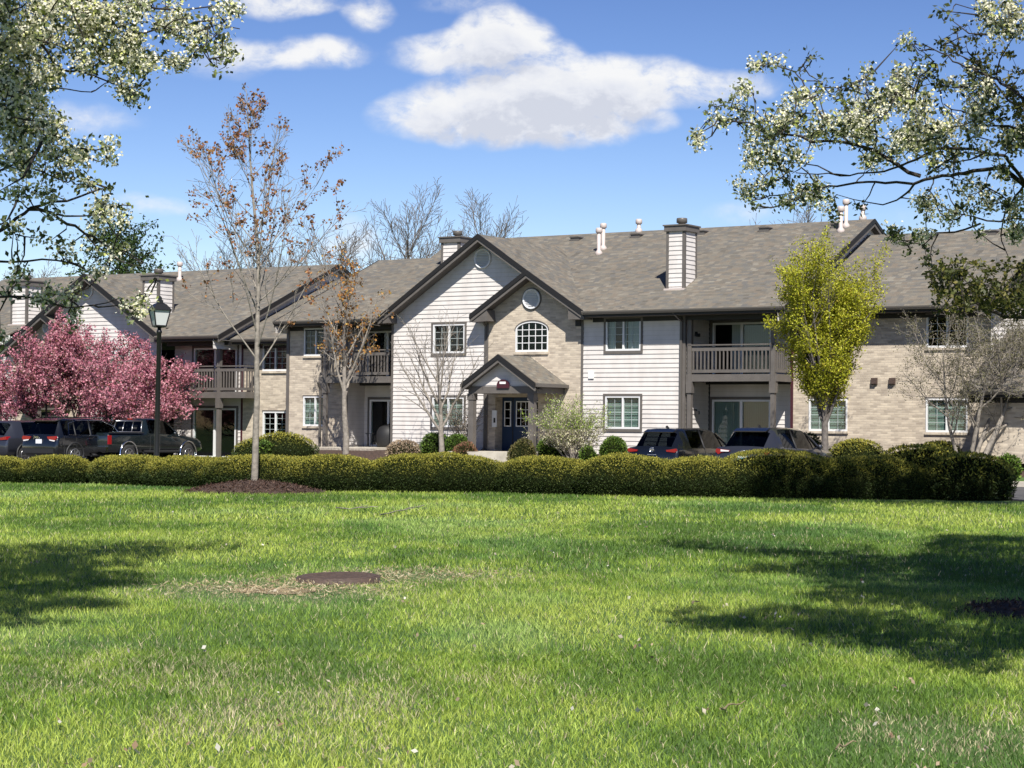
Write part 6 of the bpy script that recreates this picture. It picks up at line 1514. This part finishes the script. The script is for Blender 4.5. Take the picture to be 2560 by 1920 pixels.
o = np_mesh('grass', np.concatenate(Vs), np.concatenate(Fs_), 'grass_blade', None, np.concatenate(Cs)); tag(o, kind='stuff')
# petals and dry leaves lying in the grass
r_ = np.random.default_rng(88); N = 190
y = 8.6 + 30 * r_.random(N) ** 2.2; x = r_.uniform(-1, 1, N) * .27 * y; P_ = np.stack([x, y, r_.uniform(.03, .06, N)], 1); kk_ = r_.integers(1, 4, N); P_ = np.repeat(P_, kk_, 0); P_ = P_ + r_.normal(size=P_.shape) * np.array([.03, .03, .006])
V, F = leaf_quads(P_, r_.uniform(.015, .05, len(P_)), r_, np.array([0, 0, .1]), 1, .7)
o = np_mesh('leaf_litter', V, F, 'petal', None, np.repeat(pick([(.60, .52, .42), (.42, .32, .22), (.66, .62, .55), (.30, .20, .13)], [3, 3, 1.5, 1.5], len(P_), r_), 4, 0)); tag(o, kind='stuff')
# patio furniture behind the left posts
p = l2w(OA, -12.2, 1.35); z = OA[2] - .02
t_ = empty('patio_table', (p[0], p[1], z), -YAW); tag(t_, 'small dark wire patio table by the lower left sliding door', 'table')
m = MB(); m.lathe([(.26, .52), (.26, .545), (0, .545)], 20); m.build('tabletop', 'black_iron', t_)
for k in range(4): a = k * PI / 2 + .4; m = MB(); m.tube([(.2 * math.cos(a), .2 * math.sin(a), .52), (.12 * math.cos(a), .12 * math.sin(a), .3), (.24 * math.cos(a), .24 * math.sin(a), 0)], .012, 6); m.build('leg', 'black_iron', t_)
p = l2w(OA, -11.25, 1.25); t_ = empty('covered_grill', (p[0], p[1], z), -YAW); tag(t_, 'barbecue grill under a black cover on the left patio', 'grill')
m = MB(); m.lathe([(.44, 0), (.50, .1), (.52, .45), (.50, .62), (.40, .78), (.22, .88), (0, .92)], 18); m.build('cover', 'plastic_black', t_)
p = l2w(OA, -5.05, -2.5); t_ = empty('white_stone', (p[0], p[1], OA[2] - .12)); tag(t_, 'pale rounded stone lying on the entry walk by the left post', 'stone')
m = MB(); m.lathe([(.10, 0), (.19, .04), (.17, .12), (.08, .17), (0, .18)], 10); m.build('body', 'white_plastic', t_)
# ================================================================== sky, sun, camera
w = bpy.data.worlds.new('World'); SC.world = w; w.use_nodes = True; nt = w.node_tree
bg = nt.nodes['Background']; lk = nt.links.new
sky = nd(nt, 'ShaderNodeTexSky'); sky.sky_type = 'NISHITA'; sky.sun_disc = False
el = math.asin(SUN[2]); az = math.atan2(SUN[0], SUN[1])
sky.sun_elevation = el; sky.sun_rotation = az; sky.altitude = 200; sky.air_density = 1.0; sky.dust_density = .0; sky.ozone_density = 1.6
s1 = nd(nt, 'ShaderNodeVectorMath', operation='SCALE'); s1.inputs['Scale'].default_value = 1 / 8.2; lk(sky.outputs[0], s1.inputs[0])
s2 = nd(nt, 'ShaderNodeVectorMath', operation='MINIMUM'); s2.inputs[1].default_value = (1.15, 1.15, 1.15); lk(s1.outputs[0], s2.inputs[0])
s3 = nd(nt, 'ShaderNodeGamma'); s3.inputs[1].default_value = 1.7; lk(s2.outputs[0], s3.inputs[0])
hs = nd(nt, 'ShaderNodeVectorMath', operation='SCALE'); hs.inputs['Scale'].default_value = 13.0; s4 = nd(nt, 'ShaderNodeVectorMath', operation='MULTIPLY'); s4.inputs[1].default_value = (1.06, .92, 1.02); lk(s3.outputs[0], s4.inputs[0]); lk(s4.outputs[0], hs.inputs[0])
# clouds: a layer described on the plane (x/y, z/y) of the direction
tc = nd(nt, 'ShaderNodeTexCoord'); sp = nd(nt, 'ShaderNodeSeparateXYZ'); lk(tc.outputs['Generated'], sp.inputs[0])
def mt(op, a, b=None, clamp=False):
    n = nd(nt, 'ShaderNodeMath', operation=op, use_clamp=clamp)
    for i, q in enumerate((a, b)):
        if q is None: continue
        if isinstance(q, (int, float)): n.inputs[i].default_value = q
        else: lk(q, n.inputs[i])
    return n.outputs[0]
yy = mt('MAXIMUM', sp.outputs[1], .02); cb = nd(nt, 'ShaderNodeCombineXYZ'); lk(mt('DIVIDE', sp.outputs[0], yy), cb.inputs[0]); lk(mt('DIVIDE', sp.outputs[2], yy), cb.inputs[1])
CL = [(1080, 285, 150, 60, .8), (1220, 262, 220, 85, 1.1), (1400, 262, 240, 90, 1.2), (1560, 205, 190, 75, 1.05), (1730, 200, 150, 46, .75), (1860, 200, 90, 30, .45), (1370, 330, 200, 34, .8),
      (1240, 95, 130, 78, 1.0), (1140, 125, 170, 55, .9), (1330, 135, 130, 50, .75), (700, 128, 210, 42, .75), (830, 120, 90, 34, .6), (540, 160, 130, 40, .35), (690, 0, 150, 38, .8), (905, 25, 60, 48, .75), (1150, 0, 130, 30, .4),
      (170, 285, 190, 48, .42), (380, 515, 110, 26, .40), (330, 490, 60, 20, .3), (1850, 535, 110, 34, .36), (870, 600, 80, 60, .5), (2250, 560, 200, 60, .2), (1660, 305, 40, 24, .5)]
grp = bpy.data.node_groups.new('cloud_density', 'ShaderNodeTree')
grp.interface.new_socket('P', in_out='INPUT', socket_type='NodeSocketVector'); grp.interface.new_socket('D', in_out='OUTPUT', socket_type='NodeSocketFloat')
gi = grp.nodes.new('NodeGroupInput'); go = grp.nodes.new('NodeGroupOutput'); gl = grp.links.new
def gm(op, a, b=None, clamp=False):
    n = grp.nodes.new('ShaderNodeMath'); n.operation = op; n.use_clamp = clamp
    for i, q in enumerate((a, b)):
        if q is None: continue
        if isinstance(q, (int, float)): n.inputs[i].default_value = q
        else: gl(q, n.inputs[i])
    return n.outputs[0]
wn = grp.nodes.new('ShaderNodeTexNoise'); wn.inputs['Scale'].default_value = 22; wn.inputs['Detail'].default_value = 4; gl(gi.outputs[0], wn.inputs['Vector'])
wv = grp.nodes.new('ShaderNodeVectorMath'); wv.operation = 'MULTIPLY_ADD'; wv.inputs[1].default_value = (.022, .018, 0); gl(wn.outputs['Color'], wv.inputs[0]); gl(gi.outputs[0], wv.inputs[2])
acc = None
for (x, y, rx, ry, a) in CL:
    hor = 1068 + ROLL * (x - CX); c = ((x - CX) / FPX + .011, (hor - y) / FPX + .009)
    s = grp.nodes.new('ShaderNodeVectorMath'); s.operation = 'SUBTRACT'; s.inputs[1].default_value = (*c, 0); gl(wv.outputs[0], s.inputs[0])
    t = grp.nodes.new('ShaderNodeVectorMath'); t.operation = 'MULTIPLY'; t.inputs[1].default_value = (FPX / rx / 1.25, FPX / ry / 1.25, 0); gl(s.outputs[0], t.inputs[0])
    l = grp.nodes.new('ShaderNodeVectorMath'); l.operation = 'DOT_PRODUCT'; gl(t.outputs[0], l.inputs[0]); gl(t.outputs[0], l.inputs[1])
    d = gm('MULTIPLY', gm('SUBTRACT', 1.0, l.outputs['Value'], True), a)
    acc = d if acc is None else gm('ADD', gm('MAXIMUM', acc, d), gm('MULTIPLY', gm('MINIMUM', acc, d), .35))
n1 = grp.nodes.new('ShaderNodeTexNoise'); n1.inputs['Scale'].default_value = 42; n1.inputs['Detail'].default_value = 11; n1.inputs['Roughness'].default_value = .62
mp = grp.nodes.new('ShaderNodeMapping'); mp.inputs['Scale'].default_value = (1, 1.5, 1); gl(wv.outputs[0], mp.inputs[0]); gl(mp.outputs[0], n1.inputs['Vector'])
den = gm('MULTIPLY', acc, gm('ADD', -.55, gm('MULTIPLY', n1.outputs['Fac'], 3.2)))
gl(den, go.inputs[0])
def dens(v):
    g = nt.nodes.new('ShaderNodeGroup'); g.node_tree = grp; lk(v, g.inputs[0]); return g.outputs[0]
up = nd(nt, 'ShaderNodeVectorMath', operation='ADD'); up.inputs[1].default_value = (.002, .012, 0); lk(cb.outputs[0], up.inputs[0])
D0, D1 = dens(cb.outputs[0]), dens(up.outputs[0])
mr = nd(nt, 'ShaderNodeMapRange'); mr.interpolation_type = 'SMOOTHSTEP'; mr.inputs['From Min'].default_value = .06; mr.inputs['From Max'].default_value = 1.0; lk(D0, mr.inputs['Value'])
front = mt('GREATER_THAN', sp.outputs[1], .05)
fac = mt('MULTIPLY', mt('MULTIPLY', mr.outputs[0], front), .96)
sh = nd(nt, 'ShaderNodeMapRange'); sh.inputs['From Min'].default_value = .25; sh.inputs['From Max'].default_value = 1.35; sh.inputs['To Min'].default_value = 1.0; sh.inputs['To Max'].default_value = 0.0; lk(D1, sh.inputs['Value'])
cr = ramp(nt, [(0, (.70, .73, .82)), (.45, (.86, .88, .94)), (1, (1.0, 1.0, 1.0))]); lk(sh.outputs[0], cr.inputs[0])
sc_ = nd(nt, 'ShaderNodeVectorMath', operation='SCALE'); sc_.inputs['Scale'].default_value = CLOUD; lk(cr.outputs[0], sc_.inputs[0])
mx = nd(nt, 'ShaderNodeMix', data_type='RGBA'); lk(fac, mx.inputs[0]); lk(hs.outputs[0], mx.inputs[6]); lk(sc_.outputs[0], mx.inputs[7])
lk(mx.outputs[2], bg.inputs['Color']); bg.inputs['Strength'].default_value = SKY

su = bpy.data.lights.new('sun', 'SUN'); su.energy = SUNE; su.angle = math.radians(.53); su.color = (1.0, .955, .88)
so = bpy.data.objects.new('sun', su); COL.objects.link(so); so.rotation_euler = Vector(tuple(SUN)).to_track_quat('Z', 'Y').to_euler()
so.location = (10, -30, 60)

cd = bpy.data.cameras.new('camera'); cam = bpy.data.objects.new('camera', cd); COL.objects.link(cam)
cd.sensor_width = 36; cd.lens = 36 * FPX / 2560; cd.clip_start = .1; cd.clip_end = 5000
M_ = Matrix(((cR[0], cU[0], -cF[0], 0), (cR[1], cU[1], -cF[1], 0), (cR[2], cU[2], -cF[2], EYE), (0, 0, 0, 1))); cam.matrix_world = M_
SC.camera = cam
SC.view_settings.view_transform = 'Standard'; SC.view_settings.look = 'None'; SC.view_settings.exposure = EXPO; SC.view_settings.gamma = 1
SC.cycles.max_bounces = 6; SC.cycles.transparent_max_bounces = 12; SC.cycles.use_denoising = True; SC.cycles.sample_clamp_indirect = 6
